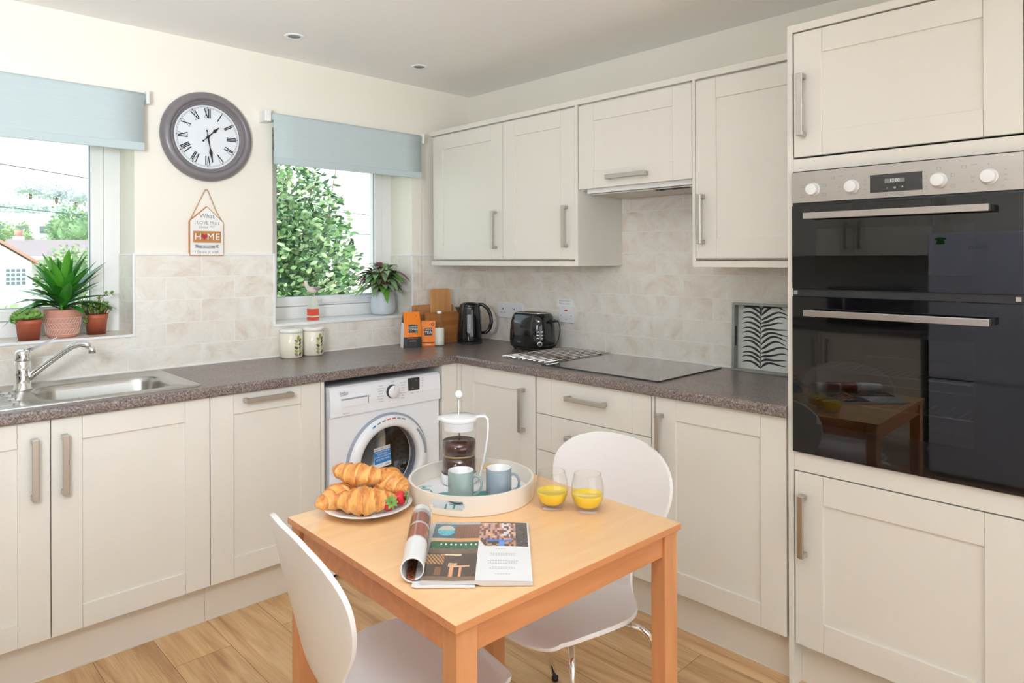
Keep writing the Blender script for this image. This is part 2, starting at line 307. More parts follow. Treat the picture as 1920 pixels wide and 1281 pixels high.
class MB:
    def __init__(s): s.v = []; s.f = []; s.m = []; s.sm = []; s.attr = None
    def add(s, vs, fs, mi=0, smooth=False, T=None):
        n = len(s.v)
        if T is not None: vs = [T @ Vector(v) for v in vs]
        s.v += [tuple(v) for v in vs]
        for f in fs: s.f.append(tuple(i + n for i in f)); s.m.append(mi); s.sm.append(smooth)
    def box(s, x0, x1, y0, y1, z0, z1, mi=0, T=None):
        if x0 > x1: x0, x1 = x1, x0
        if y0 > y1: y0, y1 = y1, y0
        if z0 > z1: z0, z1 = z1, z0
        v = [(x0, y0, z0), (x1, y0, z0), (x1, y1, z0), (x0, y1, z0), (x0, y0, z1), (x1, y0, z1), (x1, y1, z1), (x0, y1, z1)]
        s.add(v, [(3, 2, 1, 0), (4, 5, 6, 7), (0, 1, 5, 4), (1, 2, 6, 5), (2, 3, 7, 6), (3, 0, 4, 7)], mi, False, T); return s
    def lathe(s, prof, c=(0, 0, 0), n=32, mi=0, T=None, smooth=True, sx=1., sy=1.):
        vs = []; fs = []; idx = []
        for r, z in prof:
            if r < 1e-6: idx.append([len(vs)]); vs.append((c[0], c[1], c[2] + z))
            else:
                idx.append(list(range(len(vs), len(vs) + n)))
                for i in range(n):
                    a = 2 * PI * i / n; vs.append((c[0] + r * sx * math.cos(a), c[1] + r * sy * math.sin(a), c[2] + z))
        for a, b in zip(idx[:-1], idx[1:]):
            for i in range(n):
                j = (i + 1) % n
                if len(a) == 1 and len(b) == 1: break
                if len(a) == 1: fs.append((a[0], b[j], b[i]))
                elif len(b) == 1: fs.append((a[i], a[j], b[0]))
                else: fs.append((a[i], a[j], b[j], b[i]))
        s.add(vs, fs, mi, smooth, T); return s
    def tube(s, pts, r, n=10, mi=0, T=None, caps=True, smooth=True, closed=False):
        P = [Vector(p) for p in pts]; k = len(P)
        R = r if isinstance(r, (list, tuple)) else [r] * k
        tg = []
        for i in range(k):
            if closed: t = P[(i + 1) % k] - P[i - 1]
            else: t = P[min(i + 1, k - 1)] - P[max(i - 1, 0)]
            tg.append(t.normalized() if t.length > 1e-9 else Vector((0, 0, 1)))
        up = Vector((0, 0, 1)) if abs(tg[0].z) < .9 else Vector((1, 0, 0))
        u = tg[0].cross(up).normalized(); vs = []; fs = []
        for i in range(k):
            if i: u = (u - tg[i] * u.dot(tg[i])); u = u.normalized() if u.length > 1e-6 else tg[i].orthogonal().normalized()
            w = tg[i].cross(u)
            for j in range(n):
                a = 2 * PI * j / n; q = P[i] + (u * math.cos(a) + w * math.sin(a)) * R[i]; vs.append(tuple(q))
        for i in range(k if closed else k - 1):
            for j in range(n):
                a, b = i * n + j, i * n + (j + 1) % n; i2 = ((i + 1) % k) * n
                fs.append((a, b, i2 + (j + 1) % n, i2 + j))
        if caps and not closed: fs.append(tuple(range(n - 1, -1, -1))); fs.append(tuple(range((k - 1) * n, k * n)))
        s.add(vs, fs, mi, smooth, T); return s
    def prism(s, poly, plane, a0, a1, mi=0, T=None, smooth=False):
        """poly of 2D points; plane 'xy','xz','yz' ; extruded along the third axis from a0 to a1"""
        def P(p, a):
            return {'xy': (p[0], p[1], a), 'xz': (p[0], a, p[1]), 'yz': (a, p[0], p[1])}[plane]
        n = len(poly); vs = [P(p, a0) for p in poly] + [P(p, a1) for p in poly]
        s.add(vs, [tuple(range(n)), tuple(range(2 * n - 1, n - 1, -1))], mi, False, T)
        s.add(vs, [(i, (i + 1) % n, n + (i + 1) % n, n + i) for i in range(n)], mi, smooth, T); return s
    def ell(s, c, rx, ry, rz, n=20, k=12, mi=0, T=None):
        prof = [(math.sin(PI * i / k), -math.cos(PI * i / k)) for i in range(k + 1)]
        prof[0] = (0, -1); prof[-1] = (0, 1); t = Matrix.Translation(c) @ Matrix.Diagonal((rx, ry, rz, 1))
        s.lathe(prof, n=n, mi=mi, T=(T @ t if T is not None else t)); return s
    def grid(s, fn, nu, nv, mi=0, smooth=True, T=None):
        vs = [fn(i / nu, j / nv) for j in range(nv + 1) for i in range(nu + 1)]
        fs = [(j * (nu + 1) + i, j * (nu + 1) + i + 1, (j + 1) * (nu + 1) + i + 1, (j + 1) * (nu + 1) + i) for j in range(nv) for i in range(nu)]
        s.add(vs, fs, mi, smooth, T); return s
    def text(s, t, size, T, mi=0):
        vs, fs = text_geo(t, size); s.add(vs, fs, mi, False, T); return s
    def poly(s, pts, mi=0, T=None): s.add(pts, [tuple(range(len(pts)))], mi, False, T); return s
    def build(s, name, mats, parent=None, bevel=0., seg=2, off=None, weld=False, solid=0., subsurf=0, props=None):
        me = bpy.data.meshes.new(name)
        vs = s.v if off is None else [(a - off[0], b - off[1], c - off[2]) for a, b, c in s.v]
        me.from_pydata(vs, [], s.f)
        if not isinstance(mats, (list, tuple)): mats = [mats]
        for m in mats: me.materials.append(M[m] if isinstance(m, str) else m)
        me.polygons.foreach_set('material_index', s.m); me.polygons.foreach_set('use_smooth', s.sm); me.update()
        o = bpy.data.objects.new(name, me); COL.objects.link(o)
        if parent is not None: o.parent = parent
        if solid: md = o.modifiers.new('solid', 'SOLIDIFY'); md.thickness = solid; md.offset = 0
        if subsurf: md = o.modifiers.new('sub', 'SUBSURF'); md.levels = md.render_levels = subsurf
        if bevel:
            md = o.modifiers.new('bevel', 'BEVEL'); md.width = bevel; md.segments = seg; md.limit_method = 'ANGLE'; md.angle_limit = math.radians(38)
        return o

def tag(o, label=None, cat=None, group=None, kind=None):
    if label: o['label'] = label
    if cat: o['category'] = cat
    if group: o['group'] = group
    if kind: o['kind'] = kind
    return o
def thing(name, label, cat, loc=(0, 0, 0), rz=0., group=None):
    o = bpy.data.objects.new(name, None); COL.objects.link(o); o.empty_display_size = .05
    o.location = loc; o.rotation_euler = (0, 0, rz); return tag(o, label, cat, group)
def dup(root, loc, rz=None, label=None, group=None):
    def cp(o, par):
        c = o.copy(); COL.objects.link(c)
        if par is not None: c.parent = par
        for ch in [x for x in bpy.data.objects if x.parent == o]: cp(ch, c)
        return c
    r = cp(root, None); r.location = loc
    if rz is not None: r.rotation_euler = (0, 0, rz)
    if label: r['label'] = label
    if group: r['group'] = group
    return r
def struct(mb, name, mats, parent=None, **kw):
    o = mb.build(name, mats, parent, **kw)
    if parent is None: o['kind'] = 'structure'
    return o
def T(loc=(0, 0, 0), rx=0., ry=0., rz=0., s=1.):
    return Matrix.Translation(loc) @ Matrix.Rotation(rz, 4, 'Z') @ Matrix.Rotation(ry, 4, 'Y') @ Matrix.Rotation(rx, 4, 'X') @ Matrix.Scale(s, 4)
def basis(o, x, y, z):
    m = Matrix.Identity(4)
    for i, a in enumerate((x, y, z)):
        for j in range(3): m[j][i] = a[j]
    for j in range(3): m[j][3] = o[j]
    return m
def arc(c, r, a0, a1, n, plane='xz', other=0.):
    o = []
    for i in range(n + 1):
        a = math.radians(a0 + (a1 - a0) * i / n); p, q = c[0] + r * math.cos(a), c[1] + r * math.sin(a)
        o.append({'xz': (p, other, q), 'xy': (p, q, other), 'yz': (other, p, q)}[plane])
    return o
def rrect(x0, x1, y0, y1, r, n=5):
    o = []
    for cx, cy, a in ((x1 - r, y1 - r, 0), (x0 + r, y1 - r, 90), (x0 + r, y0 + r, 180), (x1 - r, y0 + r, 270)):
        for i in range(n + 1):
            t = math.radians(a + 90 * i / n); o.append((cx + r * math.cos(t), cy + r * math.sin(t)))
    return o
WORLD, SUN, UPL, FLASH, REAR_FILL, EXPO, LC = 1.9, 4.0, 46., 20.5, 14., .06, (.935, 1.015, 1.11)
# ------------------------------------------------------------------ room shell
CZ = 2.394; WX, SY = -4.0, -4.6
struct(MB().box(WX - .2, .3, SY - .2, .3, -.08, 0), 'floor', 'floor')
ceil_ = struct(MB().box(WX - .2, .3, SY - .2, .3, CZ, CZ + .1), 'ceiling', 'ceil')
W1 = (-2.98, -1.889); W2 = (-1.271, -.43); SZ, HZ = 1.066, 2.04; GY = .22
def wall_open(mb, x0, x1, y0, y1, z0, z1, ops):
    xs = x0
    for a, b, c, d in ops:
        mb.box(xs, a, y0, y1, z0, z1); mb.box(a, b, y0, y1, z0, c); mb.box(a, b, y0, y1, d, z1); xs = b
    mb.box(xs, x1, y0, y1, z0, z1)
wn = MB(); wall_open(wn, WX - .1, .108, .008, .28, 0, CZ, [(W1[0], W1[1], SZ, HZ), (W2[0], W2[1], SZ, HZ)])
wall_n = struct(wn, 'wall_north', 'wall')
tl = MB(); TT = 1.405
for x0, x1, z0, z1 in ((-3.3, W1[0], .905, TT), (W1[0], W1[1], .905, SZ), (W1[1], W2[0], .905, TT), (W2[0], W2[1], .905, SZ), (W2[1], .008, .905, TT)):
    tl.box(x0, x1, 0, .008, z0, z1)
t_n = tl.build('tile_panel', 'tileA', wall_n); t_n['label'] = 'cream stone-effect tiling'
rv = MB()
for x in (W1[0], W1[1] - .008, W2[0], W2[1] - .008): rv.box(x, x + .008, .001, GY, SZ, TT)
rv.build('reveal_tiles', 'tileB', wall_n)
wall_e = struct(MB().box(.008, .108, SY - .1, .28, 0, CZ), 'wall_east', 'wall')
t_e = MB().box(0, .008, -2.27, 0, .905, 2.0).build('tile_panel', 'tileB', wall_e); t_e['label'] = 'cream stone-effect tiling'
struct(MB().box(WX - .1, WX, SY - .1, .28, 0, CZ), 'wall_west', 'wall')
SO = (-3.55, -.75, .06, 2.12)
ws = MB(); wall_open(ws, WX - .1, .108, SY - .2, SY, 0, CZ, [SO]); struct(ws, 'wall_south', 'wall')
# white edge trims of the tiling
tr = MB()
for x0, x1 in ((W1[1] - .010, W2[0] + .010), (W2[1] - .010, -.06)): tr.box(x0, x1, -.003, .0075, TT, TT + .01)
tr.box(W2[1] - .008, W2[1] - .0005, .0095, GY, TT, TT + .01); tr.box(W1[1] - .008, W1[1] - .0005, .0095, GY, TT, TT + .01)
struct(tr, 'trim_1', 'white', bevel=.002)
tr = MB()
for x in (W1[1] - .010, W2[0], W2[1] - .010): tr.box(x, x + (.010 if x < W2[0] + .001 and x > W1[1] else .0095), -.004, .0085, SZ, TT + .0102)
tr.box(W1[0], W1[1], -.004, .004, SZ - .010, SZ + .001)
struct(tr, 'trim_2', 'white', bevel=.002)
struct(MB().box(-3.3, -.002, -.004, 0, .905, .911).box(-.004, 0, -2.268, -.002, .905, .911), 'trim_3', 'silicone')

def window(n, x0, x1, mull=None):
    f = MB(); fw = .067; y0, y1 = GY, GY + .06
    f.box(x0, x0 + fw, y0, y1, SZ, HZ); f.box(x1 - fw, x1, y0, y1, SZ, HZ)
    f.box(x0 + fw, x1 - fw, y0, y1, SZ, SZ + fw); f.box(x0 + fw, x1 - fw, y0, y1, HZ - fw, HZ)
    w = struct(f, f'window_{n}', 'upvc', bevel=.004)
    spans = [(x0 + fw, x1 - fw)]
    for a, b in spans:
        s = MB(); sw = .05; a0, b0 = a + .002, b - .002; z0, z1 = SZ + fw + .002, HZ - fw - .002
        s.box(a0, a0 + sw, y0 - .006, y1 - .01, z0, z1); s.box(b0 - sw, b0, y0 - .006, y1 - .01, z0, z1)
        s.box(a0 + sw, b0 - sw, y0 - .006, y1 - .01, z0, z0 + sw); s.box(a0 + sw, b0 - sw, y0 - .006, y1 - .01, z1 - sw, z1)
        s.build('sash', 'upvc', w, bevel=.004)
        g = MB(); q = .006
        g.box(a0 + sw - q, b0 - sw + q, y0 + .01, y0 + .014, z0 + sw - q, z1 - sw + q); g.build('glass_pane', 'glass', w)
        g = MB(); zz = (z0 + sw, z1 - sw)
        for xx in (a0 + sw, b0 - sw - .004): g.box(xx, xx + .004, y0 + .004, y0 + .009, *zz)
        g.box(a0 + sw, b0 - sw, y0 + .004, y0 + .009, zz[0], zz[0] + .003); g.build('gasket', 'rubber', w)
        return w, a0, b0, z0
w2, a0, b0, z0 = window(2, *W2)
hb = MB(); hb.box(-.90, -.80, GY - .022, GY - .006, z0 + .012, z0 + .034); hb.prism([(-.80, z0 + .014), (-.80, z0 + .032), (-.68, z0 + .026), (-.655, z0 + .022), (-.655, z0 + .014)], 'xz', GY - .028, GY - .014)
hb.build('window_handle', 'white', w2, bevel=.002)
w1, a0, b0, z0 = window(1, *W1)
MB().box(-2.5, -2.38, GY - .026, GY - .006, z0 + .012, z0 + .034).build('window_handle', 'white', w1, bevel=.003)
sl = MB().box(W2[0], W2[1], -.006, GY, SZ - .014, SZ + .0008); struct(sl, 'trim_4', 'upvc', bevel=.003)
sl = MB().box(W1[0], W1[1], .005, GY, SZ - .014, SZ + .0006); struct(sl, 'trim_5', 'tileA')
# assumed rear window, added behind the camera to let in fill light
f = MB(); x0, x1, z0, z1 = SO
for a, b in ((x0, x0 + .07), (x1 - .07, x1), ((x0 + x1) / 2 - .05, (x0 + x1) / 2 + .05)): f.box(a, b, SY - .12, SY - .06, z0, z1)
f.box(x0, x1, SY - .12, SY - .06, z0, z0 + .08); f.box(x0, x1, SY - .12, SY - .06, z1 - .08, z1)
w3 = struct(f, 'window_3', 'upvc', bevel=.004)
MB().box(x0 + .02, x1 - .02, SY - .1, SY - .095, z0 + .02, z1 - .02).build('glass_pane', 'glass', w3)

# ------------------------------------------------------------------ kitchen units
def shaker(mb, x0, x1, z0, z1, yf, st=.088, rl=.079, th=.018, mi=0):
    g = .0006; yb = yf + th
    mb.box(x0, x0 + st - g, yf, yb, z0, z1, mi); mb.box(x1 - st + g, x1, yf, yb, z0, z1, mi)
    mb.box(x0 + st, x1 - st, yf, yb, z0, z0 + rl, mi); mb.box(x0 + st, x1 - st, yf, yb, z1 - rl, z1, mi)
    mb.box(x0 + st - .004, x1 - st + .004, yf + .0075, yb - .002, z0 + rl - .004, z1 - rl + .004, mi)
def flat(mb, x0, x1, z0, z1, yf, st=.088, th=.018):
    g = .0006; yb = yf + th
    mb.box(x0, x0 + st - g, yf, yb, z0, z1); mb.box(x0 + st, x1 - st, yf, yb, z0, z1); mb.box(x1 - st + g, x1, yf, yb, z0, z1)
def handle(parent, cx, cz, yf, vert=True, L=.197, w=.019):
    m = MB(); h = L / 2; p = .034; t = .008
    m.box(-h, h, -p, -p + t, -w / 2, w / 2); m.box(-h, -h + .016, -p + t, 0, -w / 2, w / 2); m.box(h - .016, h, -p + t, 0, -w / 2, w / 2)
    tt = T((cx, yf, cz), ry=PI / 2 if vert else 0)
    m.v = [tuple(tt @ Vector(v)) for v in m.v]
    return m.build('handle', 'steel', parent, bevel=.0018)
YF = -.586
def carcass(t, w, z0=.15, z1=.866, d=.566, top=True):
    m = MB(); m.box(0.001, .018, -d, -.02, z0, z1); m.box(w - .018, w - .001, -d, -.02, z0, z1); m.box(.018, w - .018, -d, -.02, z0, z0 + .018)
    m.box(.018, w - .018, -.036, -.02, z0 + .018, z1)
    m.box(.018, w - .018, -d, -d + .08, z1 - .018, z1)
    return m.build('carcass', 'cab', t)
RB = -PI / 2; RW = PI / 2
# sink unit, wall north
t = thing('base_cabinet', 'wide ivory base cabinet with two shaker doors beneath the sink', 'cabinet', (-2.80, 0, 0))
carcass(t, 1.005)
d = MB(); shaker(d, .003, .499, .151, .865, YF); d = d.build('door', 'cab', t, bevel=.0012); handle(d, .455, .714, YF)
d = MB(); shaker(d, .502, 1.006, .151, .865, YF); d = d.build('door', 'cab', t, bevel=.0012); handle(d, .538, .714, YF)
t = thing('base_cabinet', 'narrow ivory base cabinet with a horizontal bar handle between sink cabinet and washing machine', 'cabinet', (-1.793, 0, 0))
carcass(t, .458)
d = MB(); shaker(d, .002, .457, .151, .865, YF); d = d.build('door', 'cab', t, bevel=.0012); handle(d, .224, .836, YF, False)
tag(MB().box(-1.334, -1.318, -.587, -.02, 0, .866).build('end_panel', 'cab', bevel=.001), 'slim upright ivory panel between the narrow cabinet and the washing machine', 'panel')
tag(MB().box(-.682, -.5865, -.586, -.568, 0, .866).box(-.682, -.664, -.566, -.02, 0, .866).build('corner_post', 'cab', bevel=.001), 'ivory corner filler post between the washing machine and the corner cabinet', 'panel')
t = thing('base_cabinet', 'ivory corner base cabinet with one shaker door and a vertical handle, under the heat rack', 'cabinet', (0, -.605, 0), RB)
carcass(t, .524)
MB().box(-.0188, .0145, -.586, -.568, .151, .865).build('filler_strip', 'cab', t)
d = MB(); shaker(d, .018, .523, .151, .865, YF); d = d.build('door', 'cab', t, bevel=.0012); handle(d, .453, .704, YF)
t = thing('drawer_cabinet', 'ivory three-drawer base cabinet beneath the hob', 'drawers', (0, -1.131, 0), RB)
carcass(t, .61)
for a, b, hz in ((.705, .865, .797), (.545, .702, .627), (.151, .542, .44)):
    d = MB(); flat(d, .007, .609, a, b, YF); d = d.build('drawer', 'cab', t, bevel=.0012); handle(d, .297, hz, YF, False, .205)
t = thing('base_cabinet', 'ivory base cabinet with one shaker door beside the tall oven housing', 'cabinet', (0, -1.743, 0), RB)
carcass(t, .52)
MB().box(.001, .013, -.586, -.568, .151, .865).build('filler_strip', 'cab', t)
d = MB(); shaker(d, .017, .518, .151, .865, YF); d = d.build('door', 'cab', t, bevel=.0012); handle(d, .043, .706, YF)
for x0, x1, lb in ((-3.404, -1.797, 'long ivory plinth board under the sink cabinet'), (-1.796, -1.335, 'short ivory plinth board under the narrow cabinet by the washing machine')):
    tag(MB().box(x0, x1, -.535, -.52, 0, .149).box(x0, x1, -.539, -.535, 0, .004, 0).build('plinth', 'plinth', bevel=.001), lb, 'plinth')
tag(MB().box(-.54, -.525, -2.266, -.70, 0, .149).box(-.544, -.54, -2.266, -.70, 0, .004).build('plinth', 'plinth', bevel=.001), 'ivory plinth board running under the drawers to the oven housing', 'plinth')

# wall units (east)
t = thing('wall_cabinet', 'ivory double-door wall cabinet beside the small window', 'cabinet', (0, -.055, 1.35), RB)
m = MB(); m.box(.004, .02, -.32, -.002, .025, .75); m.box(1.098, 1.116, -.34, -.002, 0, .75); m.box(.02, 1.098, -.32, -.002, .03, .048); m.box(.02, 1.098, -.32, -.002, .732, .75); m.box(.02, 1.098, -.02, -.002, .048, .732)
m.build('carcass', 'cab', t, bevel=.001)
d = MB(); shaker(d, .020, .606, .035, .741, -.34); d = d.build('door', 'cab', t, bevel=.0012); handle(d, .553, .188, -.34)
d = MB(); shaker(d, .609, 1.097, .035, .741, -.34); d = d.build('door', 'cab', t, bevel=.0012); handle(d, 1.047, .188, -.34)
MB().box(0, 1.097, -.34, -.322, 0, .024).build('pelmet', 'cab', t, bevel=.001)
t = thing('wall_cabinet', 'short ivory lift-up wall cabinet above the hob', 'cabinet', (0, -1.172, 1.70), RB)
m = MB(); m.box(.002, .018, -.32, -.002, 0, .4); m.box(.582, .598, -.32, -.002, 0, .4); m.box(.018, .582, -.32, -.002, .382, .4); m.build('carcass', 'cab', t)
d = MB(); shaker(d, .005, .597, .006, .391, -.34, rl=.078); d = d.build('door', 'cab', t, bevel=.0012); handle(d, .285, .047, -.34, False, .207)
t = thing('cooker_hood', 'grey slimline extractor recessed under the short cabinet above the hob', 'cooker hood', (0, -1.172, 1.70), RB)
m = MB(); m.box(.03, .592, -.31, -.03, -.014, .03); m.build('body', 'upvc', t, bevel=.003)
m = MB(); m.box(.05, .575, -.30, -.05, -.022, -.014); m.build('filter_panel', 'steel', t, bevel=.002)
m = MB(); m.box(.40, .56, -.305, -.285, -.025, -.0225); m.box(.42, .44, -.30, -.29, -.027, -.025); m.box(.48, .50, -.30, -.29, -.027, -.025); m.build('switch_strip', 'blackmat', t)
t = thing('wall_cabinet', 'ivory single-door wall cabinet beside the tall oven housing', 'cabinet', (0, -1.772, 1.35), RB)
m = MB(); m.box(.0, .013, -.34, -.002, 0, .75); m.box(.478, .494, -.32, -.002, .025, .75); m.box(.013, .478, -.32, -.002, .03, .048); m.box(.013, .478, -.32, -.002, .732, .75); m.box(.013, .478, -.02, -.002, .048, .732); m.build('carcass', 'cab', t, bevel=.001)
d = MB(); shaker(d, .016, .494, .035, .741, -.34); d = d.build('door', 'cab', t, bevel=.0012); handle(d, .046, .19, -.34)
MB().box(.013, .495, -.34, -.322, 0, .024).build('pelmet', 'cab', t, bevel=.001)
tag(MB().box(-.342, -.285, -2.267, -.045, 2.10, 2.126).build('cornice', 'cab', bevel=.001), 'ivory cornice board running along the top of the wall cabinets', 'cornice')

# tall oven housing
t = thing('oven_housing', 'tall ivory housing cabinet around the double oven', 'cabinet', (0, -2.268, 0), RB)
m = MB(); m.box(.001, .018, -.588, -.002, 0, 2.134); m.box(.624, .642, -.588, -.002, 0, 2.134); m.box(.018, .624, -.56, -.002, 2.11, 2.134); m.box(.018, .624, -.56, -.002, 1.66, 1.70)
m.box(.018, .624, -.56, -.002, .70, .74); m.box(.018, .624, -.02, -.002, 0, 2.11); m.box(.018, .624, -.588, -.56, 2.11, 2.134); m.build('carcass', 'cab', t, bevel=.001)
MB().box(.0185, .6235, -.584, -.566, 1.661, 1.702).build('upper_rail', 'cab', t, bevel=.001)
MB().box(.0185, .6235, -.584, -.566, .703, .762).build('lower_rail', 'cab', t, bevel=.001)
d = MB(); shaker(d, .022, .62, 1.708, 2.105, -.586, rl=.075); d = d.build('door', 'cab', t, bevel=.0012); handle(d, .052, 1.87, -.586)
d = MB(); shaker(d, .022, .62, .146, .699, -.586, rl=.09); d = d.build('door', 'cab', t, bevel=.0012); handle(d, .05, .533, -.586)
MB().box(.0185, .6235, -.53, -.515, 0, .145).build('plinth', 'plinth', t)

# ------------------------------------------------------------------ worktop
SINK = (-2.805, -1.806, -.545, -.045); BOWL = (-2.295, -1.862, -.475, -.145)
hx0, hx1, hy0, hy1 = BOWL[0] - .012, BOWL[1] + .012, BOWL[2] - .012, BOWL[3] + .012
def nose(r=.014, r2=.006, h=.038, n=5):
    p = [(0, 0)]; # (outward, z) relative: inner edge 0 .. outer .02
    w = .02; out = [(0, -h), (w - r2, -h)]
    for i in range(n + 1):
        a = math.radians(-90 + 90 * i / n); out.append((w - r2 + r2 * math.cos(a), -h + r2 + r2 * math.sin(a)))
    for i in range(n + 1):
        a = math.radians(90 * i / n); out.append((w - r + r * math.cos(a), -r + r * math.sin(a)))
    out.append((0, 0)); return out
wt = MB(); TZ = .905; h = .038; B = -.585
for x0, x1, y0, y1 in ((-3.95, hx0, B, -.001), (hx0, hx1, B, hy0), (hx0, hx1, hy1, -.001), (hx1, -.001, B, -.001)): wt.box(x0, x1, y0, y1, TZ - h, TZ)
wt.box(B, -.001, -2.267, B, TZ - h, TZ)
nz = nose(); n = len(nz)
# nosing swept round the inner corner
path = [((-3.39, B), (0, -1)), ((B, B), (-1, -1)), ((B, -2.267), (-1, 0))]
vs = []
for (px, py), (dx, dy) in path: vs += [(px + dx * o, py + dy * o, TZ + z) for o, z in nz]
fs = [(k * n + i, k * n + i + 1, (k + 1) * n + i + 1, (k + 1) * n + i) for k in range(2) for i in range(n - 1)]
fs += [tuple(range(n - 1, -1, -1)), tuple(range(2 * n, 3 * n))]
wt.add(vs, fs, 0, False)
tag(wt.build('worktop', 'worktop'), 'speckled brown-grey laminate worktop running round the corner on both walls', 'worktop')

# ------------------------------------------------------------------ sink + tap
t = thing('sink', 'stainless steel inset sink with a long bowl and ribbed drainer', 'sink', (-2.3, -.3, TZ))
O = (-2.3, -.3, TZ); m = MB(); N = 8
def ring(x0, x1, y0, y1, r, z): return [(a, b, z) for a, b in rrect(x0, x1, y0, y1, r, N)]
SX0, SX1, SY0, SY1 = SINK; b0_, b1_, b2_, b3_ = BOWL
rings = [ring(SX0, SX1, SY0, SY1, .018, TZ), ring(SX0, SX1, SY0, SY1, .018, TZ + .003), ring(SX0 + .004, SX1 - .004, SY0 + .004, SY1 - .004, .016, TZ + .006), ring(SX0 + .014, SX1 - .014, SY0 + .014, SY1 - .014, .014, TZ + .006), ring(SX0 + .022, SX1 - .022, SY0 + .022, SY1 - .022, .012, TZ + .002),
         ring(b0_ - .008, b1_ + .008, b2_ - .008, b3_ + .008, .098, TZ + .002), ring(b0_, b1_, b2_, b3_, .09, TZ - .002), ring(b0_ + .005, b1_ - .005, b2_ + .005, b3_ - .005, .086, TZ - .02),
         ring(b0_ + .012, b1_ - .012, b2_ + .012, b3_ - .012, .08, TZ - .12), ring(b0_ + .02, b1_ - .02, b2_ + .02, b3_ - .02, .075, TZ - .143), ring(b0_ + .04, b1_ - .04, b2_ + .04, b3_ - .04, .06, TZ - .15)]
K = len(rings[0]); vs = [p for r in rings for p in r]
fs = [(k * K + i, (k + 1) * K + i, (k + 1) * K + (i + 1) % K, k * K + (i + 1) % K) for k in range(len(rings) - 1) for i in range(K)]
fs.append(tuple((len(rings) - 1) * K + i for i in range(K - 1, -1, -1)))
m.add(vs, fs, 0, True); m.build('basin', 'sinksteel', t, off=O)
m = MB()
for i in range(9):
    y = -.16 - i * .036; m.prism(rrect(-2.74, -2.375 + (.02 if i % 2 else 0), y - .006, y + .006, .0055, 4), 'xy', TZ + .002, TZ + .005)
m.build('drainer_ribs', 'sinksteel', t, off=O, bevel=.001)
MB().lathe([(0, 0), (.04, 0), (.04, .002), (.03, .003), (.012, .001), (0, .001)], (-2.08, -.31, TZ - .151), 24).build('drain', 'chrome', t, off=O)
t = thing('kitchen_tap', 'chrome mixer tap with a single lever at the back of the sink', 'tap', (-2.313, -.17, TZ))
m = MB().lathe([(0, .002), (.031, .002), (.031, .008), (.027, .012), (.0265, .06), (.0265, .108), (.0235, .11), (0, .11)], (0, 0, 0), 28); m.build('body', 'chrome', t)
m = MB().lathe([(0, .111), (.0255, .111), (.0265, .118), (.026, .135), (.022, .146), (.012, .152), (0, .153)], n=28)
m.prism([(-.012, .13), (-.012, .146), (.035, .160), (.105, .192), (.108, .188), (.035, .148)], 'xz', -.0065, .0065, T=T(rz=-.35))
m.build('lever', 'chrome', t, bevel=.002)
E_ = Vector((-2.115 + 2.313, -.265 + .17, 0)); q = lambda s_, z: (E_.x * s_, E_.y * s_, z)
m = MB().tube([q(.08, .045), q(.2, .068), q(.4, .103), q(.6, .138), q(.72, .155), q(.84, .163), q(.93, .161), q(1.0, .153)], [.0135, .0125, .0115, .011, .011, .011, .012, .012], 14)
m.lathe([(0, 0), (.0135, 0), (.0135, .022), (0, .022)], (E_.x * 1.02, E_.y * 1.02, .128), 16); m.build('spout', 'chrome', t)

# ------------------------------------------------------------------ hob, heat rack
t = thing('hob', 'frameless black glass hob set in the worktop below the extractor', 'hob', (-.285, -1.43, TZ))
m = MB().box(-.245, .24, -.305, .315, .0005, .006)
m.build('glass_plate', ['hobglass', 'packdark'], t)
t = thing('heat_rack', 'steel slatted hot pan rack lying on the worktop by the hob', 'pan rack', (-.27, -.985, TZ))
m = MB()
for i in range(9): y = -.132 + i * .0345; MB().tube([(-.245, y, .0115), (.245, y, .0115)], .0036, 10).build('rod', 'chrome', t)
for x in (-.17, .158): MB().box(x, x + .012, -.135, .142, .0005, .008).build('cross_bar', 'blackmat', t, bevel=.001)

# ------------------------------------------------------------------ double oven
t = thing('double_oven', 'built-in black glass double oven with a steel control panel', 'oven', (0, -2.268, 0), RB)
OX0, OX1 = .021, .6225
m = MB().box(OX0 + .01, OX1 - .01, -.565, -.10, .765, 1.655); 
# open lower cavity: front shell pieces
m = MB(); m.box(OX0 + .01, OX1 - .01, -.565, -.05, 1.20, 1.655); m.box(OX0 + .01, OX0 + .03, -.565, -.05, .765, 1.20); m.box(OX1 - .03, OX1 - .01, -.565, -.05, .765, 1.20); m.box(OX0 + .03, OX1 - .03, -.565, -.05, .765, .80); m.box(OX0 + .03, OX1 - .03, -.07, -.05, .80, 1.20)
m.build('chassis', 'dark', t)
m = MB(); m.box(.255, .392, -.6035, -.602, 1.576, 1.628, 0); m.box(.295, .348, -.6042, -.6035, 1.602, 1.614, 1)
TX = lambda x, z, y=-.6046: basis((x, y, z), (1, 0, 0), (0, 0, 1), (0, -1, 0))
m.text('12:00', .012, TX(.3215, 1.608), 2); m.text('-', .012, TX(.302, 1.588), 2); m.text('o', .012, TX(.322, 1.588), 2); m.text('+', .012, TX(.342, 1.588), 2)
m.build('display', ['packdark', 'lcd', 'sockw'], t)
m = MB(); m.box(.255, .392, -.6032, -.602, 1.564, 1.5745); m.text('BOSCH', .0105, TX(.327, 1.5692, -.6036), 1)
tt_ = [(.300 + .0035 * math.cos(a * PI / 8), -.6037, 1.5692 + .0035 * math.sin(a * PI / 8)) for a in range(16)]; m.tube(tt_, .0006, 4, 1, closed=True)
m.build('badge', ['oven_steel', 'greyink'], t)
